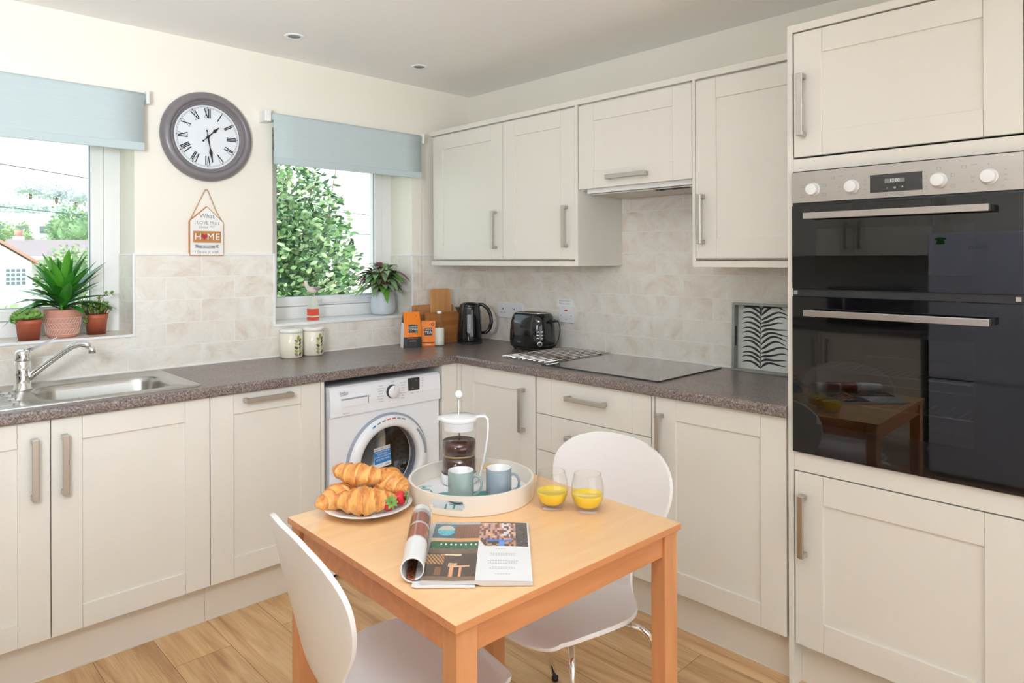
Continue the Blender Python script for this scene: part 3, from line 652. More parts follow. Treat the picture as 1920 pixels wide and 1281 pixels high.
for kx, kz in ((.0895, 1.5985), (.2045, 1.5985), (.432, 1.5985), (.548, 1.5985)):
    m = MB().lathe([(0, 0), (.0215, 0), (.0215, .003), (.0185, .006), (.0172, .02), (.0165, .022), (0, .022)], n=30, T=T((kx, -.602, kz), rx=PI / 2))
    m.build('knob', 'oven_steel' if False else 'white', t, bevel=.0008)
m = MB(); m.box(OX0, OX1, -.602, -.568, 1.560, 1.6565, 1)
def icon(x, z, k):
    y = -.6024
    if k == 0:
        for a, b, c, d in ((x - .005, x + .005, z + .0035, z + .0042), (x - .005, x + .005, z - .0042, z - .0035), (x - .005, x - .0043, z - .0042, z + .0042), (x + .0043, x + .005, z - .0042, z + .0042)): m.box(a, b, y, y + .0004, c, d)
    elif k == 1: m.box(x - .007, x + .007, y, y + .0004, z - .0006, z + .0006)
    elif k == 2: m.text('B', .007, TX(x, z, y), 0)
    else: m.text(k, .006, TX(x, z, y), 0)
for kx in (.0895, .432):
    icon(kx, 1.631, 0)
    for dx, dz in ((-.034, .012), (-.034, -.018), (.034, .012), (.034, -.018)): icon(kx + dx, 1.5985 + dz, 0)
for kx in (.2045, .548):
    icon(kx, 1.632, 2); icon(kx - .033, 1.634, 1); icon(kx - .056, 1.630, 0)
    for i, s_ in enumerate(('50', '100', '150')): icon(kx + .036, 1.614 - i * .013, s_)
    for i, s_ in enumerate(('275', '200')): icon(kx - .036, 1.588 + i * .012, s_)
    icon(kx + .03, 1.572, '200')
m.build('control_panel', ['greyink', 'oven_steel'], t)
# upper door
def oven_door(z0, z1, win, hz):
    m = MB(); wx0, wx1, wz0, wz1 = win
    y0, y1 = -.600, -.590
    if wz1 > wz0 + 0.0:
        m.box(OX0, wx0, y0, y1, z0, z1); m.box(wx1, OX1, y0, y1, z0, z1); m.box(wx0, wx1, y0, y1, z0, wz0); m.box(wx0, wx1, y0, y1, wz1, z1)
    dr = m.build('door', 'ovenglass', t)
    MB().box(wx0, wx1, y0, y0 + .004, wz0, wz1).build('window_pane', 'ovenpane', dr)
    h = MB(); hx0_, hx1_ = .075, .556
    h.box(hx0_, hx1_, -.648, -.636, hz - .0095, hz + .0095, 0)
    h.box(hx0_, hx0_ + .012, -.636, -.6, hz - .0085, hz + .0085, 1); h.box(hx1_ - .012, hx1_, -.636, -.6, hz - .0085, hz + .0085, 1); h.box(hx1_, hx1_ + .004, -.647, -.6, hz - .0095, hz + .0095, 1)
    h.build('handle', ['oven_steel', 'blackmat'], dr, bevel=.001)
    return dr
oven_door(1.288, 1.550, (.095, .515, 1.335, 1.475), 1.515)
oven_door(.768, 1.262, (.095, .512, .865, 1.155), 1.214)
m = MB().box(OX0, OX1, -.592, -.57, 1.263, 1.287).box(OX0, OX1, -.596, -.57, 1.551, 1.5595); m.build('vent_strips', 'blackmat', t)
for x in (OX0 + .004, OX1 - .018): MB().box(x, x + .012, -.598, -.592, 1.269, 1.281).build('hinge_cap', 'steel', t)
for zr in (.93, 1.03):
    m = MB(); m.tube([(.06, -.54, zr), (.565, -.54, zr), (.585, -.52, zr), (.585, -.12, zr), (.06, -.12, zr)], .003, 6)
    for i in range(22): m.tube([(.07 + i * .023, -.535, zr), (.07 + i * .023, -.12, zr)], .0013, 5)
    m.build('rack_shelf', 'chrome', t)
# ------------------------------------------------------------------ washing machine
WC = (-1.0, -.3, 0)
t = thing('washing_machine', 'white front-loading washing machine under the worktop', 'washing machine', WC)
m = MB(); Y0 = -.585
hole = [(-.998 + .158 * math.cos(2 * PI * i / 48), .462 + .158 * math.sin(2 * PI * i / 48)) for i in range(48)]
def sq(i):
    a = 2 * PI * i / 48; c, s_ = math.cos(a), math.sin(a); hw = .298 if c > 0 else .298; k = 1e9
    k = min((.296 / abs(c)) if abs(c) > 1e-6 else 1e9, ((.338 if s_ > 0 else .437) / abs(s_)) if abs(s_) > 1e-6 else 1e9)
    return (-.998 + c * k, .462 + s_ * k)
outer = [sq(i) for i in range(48)]
for cx, cz in ((-.702, .80), (-1.294, .80), (-1.294, .025), (-.702, .025)):
    j = min(range(48), key=lambda q: (outer[q][0] - cx) ** 2 + (outer[q][1] - cz) ** 2); outer[j] = (cx, cz)
vs = [(a, Y0, b) for a, b in outer] + [(a, Y0, b) for a, b in hole] + [(a, Y0 + .05, b) for a, b in hole] + [(a, -.05, b) for a, b in outer]
fs = []
for i in range(48):
    j = (i + 1) % 48; fs += [(i, j, 48 + j, 48 + i), (48 + i, 48 + j, 96 + j, 96 + i), (144 + i, 144 + j, j, i)]
fs.append(tuple(range(144, 192)))
m.add(vs, fs, 0, False); m.build('body', 'appl', t, off=WC)
MB().box(-1.298, -.702, -.575, -.04, .80, .835).build('top_cover', 'appl', t, off=WC, bevel=.008, seg=3)
# fascia panel, slightly bowed
m = MB(); m.prism([(Y0 - .0005, .705), (Y0 - .014, .705), (Y0 - .016, .76), (Y0 - .008, .825), (Y0 + .004, .834), (Y0 + .02, .834), (Y0 + .02, .705)], 'yz', -1.297, -.703)
fpm = m
FY = Y0 - .0165
tw = lambda x, z, y=FY: basis((x, y, z), (1, 0, 0), (0, 0, 1), (0, -1, 0))
m = MB()
m.prism([(-1.25, .743), (-1.25, .783), (-1.11, .783), (-1.103, .776), (-1.103, .743)], 'xz', FY - .0016, FY + .003)
dr = m.build('detergent_drawer', 'appl', t, off=WC, bevel=.002)
MB().box(-1.246, -1.116, FY - .002, FY - .0012, .774, .7805).box(-1.1125, -1.108, FY - .002, FY - .0012, .745, .7795).build('grip_recess', 'rubber', dr, off=WC)
m = MB().lathe([(0, 0), (.031, 0), (.031, .004), (.029, .012), (.0285, .016)], n=36, T=T((-.983, FY + .003, .779), rx=PI / 2), mi=1)
m.lathe([(.0285, .016), (.0275, .020), (.026, .022), (0, .022)], n=36, T=T((-.983, FY + .003, .779), rx=PI / 2), mi=0); m.box(-.9836, -.9824, FY - .0195, FY - .018, .785, .803, 1)
m.build('programme_dial', ['appl', 'packdark'], t, off=WC)
m = MB(); m.box(-.892, -.830, FY - .001, FY + .006, .768, .826, 0); m.box(-.852, -.847, FY - .0016, FY - .001, .812, .817, 1); m.box(-.872, -.867, FY - .0016, FY - .001, .776, .781, 1)
m.build('display', ['packdark', 'lcd'], t, off=WC)
m = fpm; _n = len(m.f)
m.text('beko', .022, tw(-1.232, .806, FY - .0006)); m.prism([(-1.250, .7945), (-1.214, .7985), (-1.214, .797), (-1.250, .793)], 'xz', FY - .0008, FY)
names_l = ('Cottons', 'Cottons Eco', 'Synthetics', 'Xpress', 'Hand Wash', 'Woollens', 'Delicate'); names_r = ('Dark Care', 'Mix 40', 'Shirts', 'Sport', 'Drum Clean', 'Spin', 'Rinse')
for i in range(7): m.text(names_l[i], .0075, tw(-1.045, .812 - i * .0118, FY - .0004)); m.text(names_r[i], .0075, tw(-.924, .812 - i * .0118, FY - .0004))
m.text('On/Off', .0075, tw(-.983, .822, FY - .0004)); m.text('Start', .0075, tw(-.87, .757, FY - .0004)); m.text('Spin', .0075, tw(-.84, .757, FY - .0004))
for i in range(4): m.text(('Wash', 'Rinse', 'Spin', 'End')[i], .0065, tw(-.812, .82 - i * .012, FY - .0004))
m.text('7kg 1200rpm', .007, tw(-1.22, .716, FY - .0004))
for k in range(_n, len(m.f)): m.m[k] = 1
fp = m.build('fascia', ['appl', 'greyink'], t, off=WC); fp['label'] = 'control fascia with printed programme names'
DC = (-.998, .462); TD = lambda y: T((DC[0], y, DC[1]), rx=PI / 2)
m = MB().lathe([(.219, 0), (.219, .004), (.214, .009), (.209, .010)], n=64, T=TD(Y0 - .001), mi=1)
m.lathe([(.209, .010), (.205, .022), (.195, .030), (.176, .034), (.163, .030), (.158, .020), (.156, .0)], n=64, T=TD(Y0 - .001), mi=0)
dd = m.build('door_ring', ['appl', 'rubber'], t, off=WC)
m = MB()
ps = [(DC[0] + .19 * math.cos(math.radians(a)), Y0 - .034, DC[1] + .19 * math.sin(math.radians(a))) for a in range(2, 46, 4)]; m.tube(ps, .0055, 8); m.build('door_handle', 'rubber', dd, off=WC)
m = MB()
for i, a in enumerate(range(118, 62, -8)):
    r = .197; p = (DC[0] + r * math.cos(math.radians(a)), Y0 - .0325, DC[1] + r * math.sin(math.radians(a)))
    m.box(-.009, .009, -.001, .001, -.003, .003, 1 if i in (3, 4) else (2 if i == 0 else 0), T=T(p, ry=-math.radians(a - 90)))
m.build('door_print', ['greyink', 'redprint', 'blue'], dd, off=WC)
m = MB().lathe([(.156, .012), (.150, .008), (.12, -.02), (.07, -.045), (0, -.055)], n=56, T=TD(Y0 - .004)); m.build('door_glass', 'doorglass', dd, off=WC)
m = MB().lathe([(.1565, .003), (.1565, -.04), (.17, -.05)], n=56, T=TD(Y0 + .0))
# drum: perforated steel look with lifters; sits behind the glass in a dark well
m.build('door_seal', 'rubber', t, off=WC)

m = MB(); R_ = .2
def drumprof(n=48):
    m.lathe([(R_ * .80, -.045), (R_, -.06), (R_, -.30), (R_ * .96, -.315), (R_ * .5, -.30), (0, -.32)], n=n, T=TD(Y0 + .0))
drumprof()
for k in range(3):
    a = math.radians(-60 + 120 * k); c = (DC[0] + (R_ - .02) * math.cos(a), DC[1] + (R_ - .02) * math.sin(a))
    m.tube([(c[0], Y0 + .08, c[1]), (c[0], Y0 + .29, c[1])], .028, 10)
for k in range(40):
    a = 2 * PI * k / 40
    for j in range(7):
        r = R_ - .001; y = Y0 + .075 + j * .032; p = (DC[0] + r * math.cos(a + j * .05), y, DC[1] + r * math.sin(a + j * .05))
        m.box(-.0005, .0005, -.004, .004, -.004, .004, 1, T=T(p, ry=-(a + j * .05)))
m.build('drum', ['sinksteel', 'dark'], t, off=WC)
m = MB(); st = T((DC[0] - .035, Y0 - .012, DC[1] + .01), ry=.06, rx=.05)
st = basis((DC[0] - .02, Y0 + .012, DC[1] + .018), (1.22, 0, .10), (-.10, 0, 1.22), (0, -1.22, 0))
m.box(-.036, .036, -.038, .038, 0, .0004, 1, T=st); m.box(-.036, .036, -.022, .026, .0004, .0007, 0, T=st)
stt = lambda y: st @ Matrix.Translation((0, y, .0009))
m.text('REGISTER NOW', .0105, stt(.032), 2); m.text('AND ACTIVATE', .009, stt(.020), 1); m.text('YOUR FREE', .009, stt(.011), 1); m.text('2 YEAR GUARANTEE', .0078, stt(.002), 1); m.text('0333 207 9643', .0095, stt(-.0085), 1); m.text('beko', .011, st @ Matrix.Translation((.02, -.030, .0009)), 0)
m.build('sticker', ['blue', 'paper', 'ink'], dd, off=WC)
m = MB()
for x in (-1.26, -.74):
    for y in (-.54, -.1): MB().lathe([(0, 0), (.02, 0), (.02, .012), (.008, .014), (.008, .026), (0, .026)], (x, y, 0), 14).build('foot', 'blackmat', t, off=WC)
# ------------------------------------------------------------------ wall things
FA = lambda x, z, y: basis((x, y, z), (1, 0, 0), (0, 0, 1), (0, -1, 0))     # text facing the room from the window wall
FB = lambda y, z, x: basis((x, y, z), (0, -1, 0), (0, 0, 1), (-1, 0, 0))    # text facing the room from the hob wall
t = thing('wall_clock', 'round grey-framed wall clock with roman numerals between the windows', 'clock', (-1.586, 0, 1.951))
X = Matrix.Rotation(PI / 2, 4, 'X'); R9 = T((0, .008, 0)) @ X
MB().lathe([(.15, 0), (.202, 0), (.205, .008), (.203, .022), (.194, .034), (.180, .042), (.170, .040), (.1665, .028), (.1645, .026), (.1625, .030), (.160, .032), (.1575, .030), (.1555, .022), (.1535, .020), (.151, .023), (.1485, .019), (.1465, .014), (.1455, .012)], n=96, T=R9).build('frame', 'clockgrey', t)
MB().lathe([(0, .012), (.1465, .012)], n=72, T=R9).build('dial', 'clockface', t)
m = MB(); y_ = .008 - .0127
def radial(a): return basis((0, y_, 0), (math.cos(-a), 0, math.sin(-a)), (math.sin(a), 0, math.cos(a)), (0, -1, 0))
def stroke(Tm, x0, z0, x1, z1, w): 
    d = Vector((x1 - x0, z1 - z0)); n_ = Vector((-d.y, d.x)).normalized() * w * .68
    m.add([(x0 - n_.x, z0 - n_.y, 0), (x0 + n_.x, z0 + n_.y, 0), (x1 + n_.x, z1 + n_.y, 0), (x1 - n_.x, z1 - n_.y, 0)], [(0, 3, 2, 1)], 0, False, Tm)
NUM = ['XII', 'I', 'II', 'III', 'IV', 'V', 'VI', 'VII', 'VIII', 'IX', 'X', 'XI']
for k, s_ in enumerate(NUM):
    Tm = radial(2 * PI * k / 12); wid = {'I': .0065, 'V': .016, 'X': .017}; tot = sum(wid[c] for c in s_); x = -tot / 2
    for c in s_:
        w = wid[c]; a, b = x + .001, x + w - .001; z0, z1 = .088, .130; cx = (a + b) / 2
        if c == 'I': stroke(Tm, cx, z0, cx, z1, .0036)
        elif c == 'V': stroke(Tm, a, z1, cx, z0, .0034); stroke(Tm, b, z1, cx, z0, .0012)
        else: stroke(Tm, a, z1, b, z0, .0034); stroke(Tm, b, z1, a, z0, .0012)
        stroke(Tm, a - .0004, z1, b + .0004, z1, .0009); stroke(Tm, a - .0004, z0, b + .0004, z0, .0009) if c != 'V' else None
        x += w
for k in range(60):
    Tm = radial(2 * PI * k / 60)
    stroke(Tm, 0, .1335, 0, .138, .0028 if k % 5 == 0 else .0008)
    for r in (.1335, .138): 
        a = PI / 60; stroke(Tm, -r * math.sin(a), r * math.cos(a), r * math.sin(a), r * math.cos(a), .0006)
m.build('numerals', 'ink', t)
def hand(L, ang, w, y, nm):
    m = MB(); Tm = basis((0, y, 0), (math.cos(-ang), 0, math.sin(-ang)), (math.sin(ang), 0, math.cos(ang)), (0, -1, 0))
    m.prism([(-.0028, -.012), (.0028, -.012), (.0032, 0), (.0022, L * .45), (w, L * .62), (w * .6, L * .7), (.0012, L), (-.0012, L), (-w * .6, L * .7), (-w, L * .62), (-.0022, L * .45), (-.0032, 0)], 'xy', 0, .0012, T=Tm)
    m.prism([(.0012, -.01), (-.0012, -.01), (-.0012, -.026), (.0012, -.026)], 'xy', 0, .0012, T=Tm); m.lathe([(0, 0), (.0045, 0), (.0045, .0012), (0, .0012)], (0, 0, 0), 16, T=Tm @ Matrix.Translation((0, -.028, 0)))
    m.build(nm, 'ink', t)
hand(.072, math.radians(46), .0085, .008 - .0155, 'hour_hand'); hand(.118, math.radians(170), .008, .008 - .0185, 'minute_hand')
MB().lathe([(0, .012), (.006, .012), (.006, .022), (0, .023)], n=20, T=R9).build('hand_boss', 'ink', t)

SG = (-1.592, 0, 1.405)
t = thing('hanging_sign', 'house-shaped whitewashed wooden sign hanging from twine below the clock', 'sign', SG)
m = MB(); m.prism([(-.076, 0), (.074, 0), (.074, .155), (0, .226), (-.076, .158)], 'xz', -.010, .006, 0)
m.build('board', 'signwood', t, bevel=.001)
m = MB().prism([(-.0735, .003), (.0725, .003), (.0725, .154), (0, .222), (-.0735, .157)], 'xz', -.0108, -.0098, 3); Y_ = -.0112
fs_ = lambda x, z: FA(x, z, Y_)
m.text('What', .030, fs_(0, .181), 0); m.text('I LOVE Most', .021, fs_(0, .150), 0); m.text('about MY', .018, fs_(0, .131), 0); m.text('I Share it with', .0195, fs_(0, .016), 0)
m.prism([(-.055, .050), (-.04, .050), (-.04, .036), (-.055, .036), (-.048, .043)], 'xz', Y_, Y_ + .0006, 1); m.prism([(.055, .050), (.04, .050), (.04, .036), (.055, .036), (.048, .043)], 'xz', Y_, Y_ + .0006, 1)
m.box(-.04, .036, Y_ - .0004, Y_ + .0004, .034, .047, 1); m.text('IS WHO', .0125, FA(-.002, .0405, Y_ - .0008), 2)
m.build('painted_front', ['greyink', 'greyink', 'paper', 'signwhite'], t)
m = MB().box(-.061, .061, -.016, -.0105, .060, .112); pl = m.build('plaque', 'signwood', t, bevel=.0012)
m = MB()
for c, x in (('H', -.042), ('M', .014), ('E', .045)): m.text(c, .043, FA(x, .085, -.0165), 0)
hp = [(16 * math.sin(a) ** 3 * .00088, (13 * math.cos(a) - 5 * math.cos(2 * a) - 2 * math.cos(3 * a) - math.cos(4 * a)) * .00088) for a in [2 * PI * i / 40 for i in range(40)]]
m.prism([(-.014 + x_, .087 + z_) for x_, z_ in hp], 'xz', -.0185, -.0162, 1); m.build('raised_letters', ['paper', 'red'], pl)
m = MB().tube([(-.074, -.004, .158), (-.046, -.003, .218), (-.006, -.002, .302), (0, -.002, .306), (.006, -.002, .302), (.044, -.003, .205), (.073, -.004, .155)], .0017, 6); m.build('twine', 'twine', t)
MB().lathe([(0, -.008), (.003, -.008), (.003, .006), (0, .006)], n=10, T=T((0, 0, .303), rx=-PI / 2)).build('nail', 'steel', t)

def blind(x0, x1, lab, chain=None):
    zt, zb = 2.103, 1.850; t = thing('roller_blind', lab, 'blind', ((x0 + x1) / 2, 0, zb)); O = t.location[:]
    MB().tube([(x0 - .006, -.036, zt - .022), (x1 + .006, -.036, zt - .022)], .019, 24).build('roller_tube', 'fabric', t, off=O)
    m = MB(); pr = [(-.036 - .0195 * math.sin(a), zt - .022 + .0195 * math.cos(a)) for a in [math.radians(q) for q in range(-20, 95, 12)]] + [(-.0555, zb + .036), (-.0555, zb + .034)]
    m.grid(lambda u, v: (x0 + (x1 - x0) * u,) + pr[min(int(v * (len(pr) - 1) + .5), len(pr) - 1)], 8, len(pr) - 1)
    m.build('fabric_drop', 'fabric', t, off=O, solid=.0008)
    m = MB().prism(rrect(-.0605, -.0515, zb, zb + .036, .004, 4), 'yz', x0 + .001, x1 - .001); m.build('hem_bar', 'fabric', t, off=O)
    MB().box(x0 - .046, x0 - .014, -.062, .006, zt - .05, zt + .006).box(x0 - .014, x0 - .004, -.045, -.027, zt - .031, zt - .013).build('bracket', 'upvc', t, off=O, bevel=.003)
    MB().box(x1 + .008, x1 + .020, -.062, .006, zt - .05, zt + .006).build('bracket', 'upvc', t, off=O, bevel=.003)
    if chain:
        m = MB(); zz = 1.208; cx = x1 + .012; ps = [(cx - .012, -.04, zt - .03), (cx - .012, -.04, zz + .012)] + arc((cx, zz + .012), .012, 180, 360, 8, 'xz', -.04) + [(cx + .012, -.04, zt - .03)]
        m.tube(ps, .0013, 6); m.build('pull_chain', 'upvc', t, off=O)
blind(-1.293, -.411, 'shorter pale blue roller blind over the small window by the wall cabinets', True)
blind(-3.02, -1.867, 'wide pale blue roller blind over the window above the sink')

t = thing('power_socket', 'white double wall socket behind the toaster', 'socket', (0, -.376, 1.086), RB)
m = MB().box(-.107, .107, -.009, 0, -.043, .043)
for cx in (-.065, .03):
    m.box(cx - .003, cx + .003, -.0098, -.009, .002, .012, 1); m.box(cx - .017, cx - .009, -.0098, -.009, -.016, -.012, 1); m.box(cx + .009, cx + .017, -.0098, -.009, -.016, -.012, 1)
m.box(.082, .09, -.0098, -.009, -.016, -.006, 1); m.build('plate', ['sockw', 'dark'], t, bevel=.0006)
for a_, b_, c_, d_ in ((-.072, -.058, .017, .031), (.023, .037, .017, .031), (.068, .094, .006, .034)): MB().box(a_, b_, -.0135, -.009, c_, d_).build('rocker', 'sockw', t, bevel=.001)
t = thing('cooker_switch', 'square white fused switch under a paper label above the heat rack', 'switch', (0, -.805, 1.084), RB)
MB().box(-.0505, .0505, -.009, 0, -.043, .043).build('plate', 'sockw', t, bevel=.003)
m = MB(); m.box(-.009, .009, -.0105, -.009, .02, .028, 0); m.box(-.018, .014, -.012, -.009, -.012, .004, 1); m.lathe([(0, 0), (.003, 0), (0, .001)], n=10, T=T((-.036, -.009, -.005), rx=PI / 2), mi=2); m.lathe([(0, 0), (.003, 0), (0, .001)], n=10, T=T((.036, -.009, -.005), rx=PI / 2), mi=2); m.lathe([(0, 0), (.003, 0), (0, .001)], n=10, T=T((0, -.009, -.025), rx=PI / 2), mi=2)
m.build('fuse_and_neon', ['packred', 'sockw', 'greyink'], t)
t = thing('paper_label', 'small white paper label stuck to the tiles above the fused switch', 'label', (0, -.79, 1.148), RB)
m = MB().box(-.056, .056, -.001, 0, -.0205, .022, 0); m.text('Appliance isolator', .011, T((-.003, -.0012, .011), rx=PI / 2), 1); m.text('Washing machine', .011, T((-.003, -.0012, -.004), rx=PI / 2), 1)
m.build('paper', ['paper', 'greyink'], t)

# ceiling downlights
def downlight(x, y, lab, grp='recessed ceiling downlights'):
    t = thing('downlight', lab, 'ceiling light', (x, y, CZ), 0, grp)
    MB().lathe([(.027, -.001), (.030, -.004), (.040, -.005), (.043, -.001), (.043, 0)], n=36).build('bezel', 'white', t)
    MB().lathe([(.028, -.002), (.026, -.0005), (0, -.0005)], n=30).build('lamp_face', 'lcd', t)
downlight(-1.327, -.342, 'recessed white ceiling downlight nearer the clock')
downlight(-.629, -.335, 'recessed white ceiling downlight nearer the wall cabinets')

# ------------------------------------------------------------------ worktop things
ZC = TZ + .0005
LEAFSETS = [((.35, .24), 'lf1'), ]
def canister(x, y, lab):
    t = thing('canister', lab, 'storage jar', (x, y, ZC), 0, 'leaf-patterned canisters'); r = .054
    MB().lathe([(0, 0), (r - .004, 0), (r, .004), (r, .118), (r - .002, .120), (0, .120)], n=48).build('body', 'canister', t)
    MB().lathe([(r - .003, .120), (r + .0005, .121), (r + .001, .134), (r - .002, .138), (r - .01, .140), (0, .141)], n=48).build('lid', 'canlid', t)
    m = MB()
    def leaf(u, z, l, w, rot, mi):
        pts = []
        for i in range(14):
            a = 2 * PI * i / 14; px, pz = w * math.sin(a) * (1 - .25 * math.cos(a)), l * math.cos(a)
            qx, qz = px * math.cos(rot) + pz * math.sin(rot), -px * math.sin(rot) + pz * math.cos(rot)
            th = math.radians(-106) + (u + qx) / r; pts.append(((r + .0005) * math.cos(th), (r + .0005) * math.sin(th), z + qz))
        m.poly(pts, mi)
    leaf(.026, .098, .013, .008, 0, 0)
    for i, (z, ml, mr) in enumerate(((.084, 3, 1), (.068, 2, 1), (.051, 1, 3), (.034, 0, 2), (.018, 3, 1))):
        leaf(.014, z, .0105, .0068, -.9, ml); leaf(.037, z + .002, .0105, .0055, .7, mr)
    m.build('leaf_pattern', ['lf1', 'lf2', 'lf3', 'lf4'], t)
canister(-1.212, -.068, 'cream lidded canister with a leaf spray, the one nearer the sink'); canister(-1.092, -.060, 'cream lidded canister with a leaf spray, the one nearer the coffee pouch')

# chopping boards and bread block in the corner
def board(name, lab, loc, rz, w, h, th, mat, tilt, hole=False, r=.012):
    t = thing(name, lab, 'chopping board', loc, rz); m = MB(); m.prism(rrect(-w / 2, w / 2, 0, h, r, 5), 'xz', 0, th, T=T(rx=-tilt)); m.build('board', mat, t, bevel=.002); return t
board('chopping_board', 'wide light oak chopping board leaning on the tiles behind the others', (-.318, -.040, ZC), 0, .268, .215, .014, 'boardB', .05)
board('chopping_board', 'wide reddish chopping board leaning just in front of the rearmost board', (-.302, -.061, ZC), 0, .262, .21, .014, 'boardB', .05)
board('chopping_board', 'tall narrow bamboo chopping board standing highest in the corner', (-.281, -.090, ZC), 0, .145, .308, .013, 'boardA', .08, r=.014)
t = thing('bread_board_stack', 'striped dark wooden block with a sloping end in front of the chopping boards', 'wooden block', (-.29, -.13, ZC), -.0)
m = MB(); m.prism([(-.14, 0), (.135, 0), (.135, .125), (.10, .175), (-.14, .175)], 'xz', -.022, .018); m.build('block', 'boardC', t, bevel=.003)

def pack(name, lab, cat, loc, rz, w, h, d, coffee):
    t = thing(name, lab, cat, loc, rz); m = MB()
    if coffee:
        n = 10
        def side(v): 
            return (w / 2 * (.86 + .14 * (1 - v)), d / 2 * (1 - .96 * max(0, (v - .55) / .45) ** 1.3))
        vs = []
        for j in range(n + 1):
            v = j / n; a, b = side(v)
            for px, py in ((-a, -b), (-a * .5, -b * 1.08), (a * .5, -b * 1.08), (a, -b), (a, b), (-a, b)): vs.append((px, py, v * h))
        fs = []; mi = []
        for j in range(n):
            for i in range(6):
                k = (i + 1) % 6; fs.append((j * 6 + i, j * 6 + k, (j + 1) * 6 + k, (j + 1) * 6 + i)); mi.append((1 if j < 3 else 0) if i < 3 else (2 if i in (5,) and j < 7 else 1))
        for f, q in zip(fs, mi): m.add([vs[i] for i in f], [(0, 1, 2, 3)], q, False)
        m.add(vs[:6], [(5, 4, 3, 2, 1, 0)], 1); m.add(vs[-6:], [(0, 1, 2, 3, 4, 5)], 0)
        m.build('pouch', ['orange', 'packdark', 'paper'], t)
        m = MB(); F_ = lambda x, z, y: basis((x, y, z), (1, 0, 0), (0, 0, 1), (0, -1, 0)); yf = -d / 2 * 1.09 - .001
        m.box(-.024, .026, yf - .001, yf, .082, .124, 0); m.box(-.012, .012, yf - .0012, yf, .122, .126, 0)
        m.text('CORNISH', .0125, F_(.001, .1135, yf - .0014), 1); m.text('COFFEE', .0165, F_(.001, .099, yf - .0014), 1); m.text('EST. 2011', .005, F_(-.008, .088, yf - .0014), 3)
        m.lathe([(0, 0), (.007, 0), (.007, .0004), (0, .0004)], n=16, T=T((.020, yf - .0014, .083), rx=PI / 2), mi=2)
        m.text('THE GRINDER', .0095, F_(0, .051, yf - .002), 3); m.text('Roast & ground', .0055, F_(0, .036, yf - .002), 1); m.text('*', .02, F_(.022, .168, yf * .62), 0)
        m.build('printed_label', ['packdark', 'paper', 'packgreen', 'orange'], t)
    else:
        m.box(-w / 2, w / 2, -d / 2, d / 2, 0, h, 0); m.box(-w / 2 - .0004, -w / 2 + .0005, -d / 2, d / 2, 0, h * .6, 1); m.build('carton', ['orange', 'packred'], t, bevel=.0015)
        m = MB(); F_ = lambda x, z: basis((x, -d / 2 - .0008, z), (1, 0, 0), (0, 0, 1), (0, -1, 0)); yf = -d / 2
        m.box(-.021, .021, yf - .0006, yf, .058, .100, 0); m.text('CORNISH', .0088, F_(0, .0925), 1); m.text('TEA', .0225, F_(0, .0745), 1); m.box(-.036, .036, yf - .0005, yf, .018, .0215, 0); m.text('80 BAGS', .008, F_(0, .009), 1)
        m.lathe([(.005, 0), (.0085, 0), (.0085, .0004), (.005, .0004)], n=16, T=T((.024, yf - .0006, .121), rx=PI / 2), mi=0)
        m.build('printed_label', ['packdark', 'paper'], t)
pack('coffee_pouch', 'orange and black pouch of ground coffee beside the tea box', 'coffee', (-.566, -.168, ZC), -.34, .104, .192, .06, True)
pack('tea_box', 'small orange tea carton between the coffee pouch and the milk bottle', 'tea', (-.463, -.182, ZC), -.52, .080, .138, .05, False)
t = thing('milk_bottle', 'clear glass bottle half full of milk beside the tea box', 'bottle', (-.420, -.232, ZC))
MB().lathe([(0, .001), (.026, .001), (.0285, .005), (.0285, .095), (.027, .112), (.019, .135), (.0125, .155), (.0115, .176), (.013, .178), (.013, .184)], n=36).build('bottle', 'drinkglass', t)
MB().lathe([(0, .003), (.0255, .003), (.0275, .008), (.0275, .098), (0, .098)], n=32).build('milk', 'milk', t)
MB().lathe([(0, .192), (.0115, .192), (.0135, .190), (.0135, .177), (.0128, .177)], n=24).build('cap', 'porc', t)

# kettle : handle side along image right (+Xl), strip faces camera (-Yl)
KA = -math.atan2(.696, .718)
t = thing('kettle', 'glossy black cordless jug kettle with a clear water gauge', 'kettle', (-.224, -.262, ZC), KA)
m = MB().lathe([(0, .012), (.072, .012), (.0745, .02), (.073, .05), (.068, .12), (.0625, .19), (.060, .208), (.057, .214), (0, .216)], n=48)
m.add([(-.058, -.017, .208), (-.058, .017, .208), (-.060, .012, .165), (-.060, -.012, .165), (-.086, -.001, .207), (-.086, .001, .207)], [(0, 4, 5, 1), (0, 3, 4), (1, 5, 2), (3, 2, 5, 4)], 0, True)
m.build('jug', 'black', t)
MB().lathe([(.0585, .213), (.058, .220), (.05, .227), (.03, .234), (0, .236)], n=40).build('lid', 'black', t)
MB().lathe([(0, 0), (.070, 0), (.073, .004), (.073, .010), (0, .011)], n=40).build('power_base', 'blackmat', t)
m = MB().tube([(.046, 0, .222), (.075, 0, .220), (.104, 0, .196), (.120, 0, .160), (.124, 0, .12), (.114, 0, .082), (.094, 0, .062), (.070, 0, .058)], [.009, .010, .0105, .0105, .0105, .0105, .010, .008], 14); m.build('handle', 'black', t)
m = MB().prism([(x, z) for x, z in rrect(-.011, .011, .058, .165, .0105, 6)], 'xz', -.078, -.050, T=T(rx=-.07)); m.build('water_gauge', 'lcd', t)
m = MB()
for i in range(5): m.lathe([(0, 0), (.003, 0), (0, .002)], n=10, T=T((0, -.0742 + i * .0014 - .0052, .066 + i * .021), rx=PI / 2))
m.build('gauge_dots', 'porc', t)
MB().prism(rrect(-.012, .012, .168, .202, .004, 3), 'xz', -.0675, -.045, T=T(rx=0)).build('front_button', 'blackmat', t, bevel=.001)

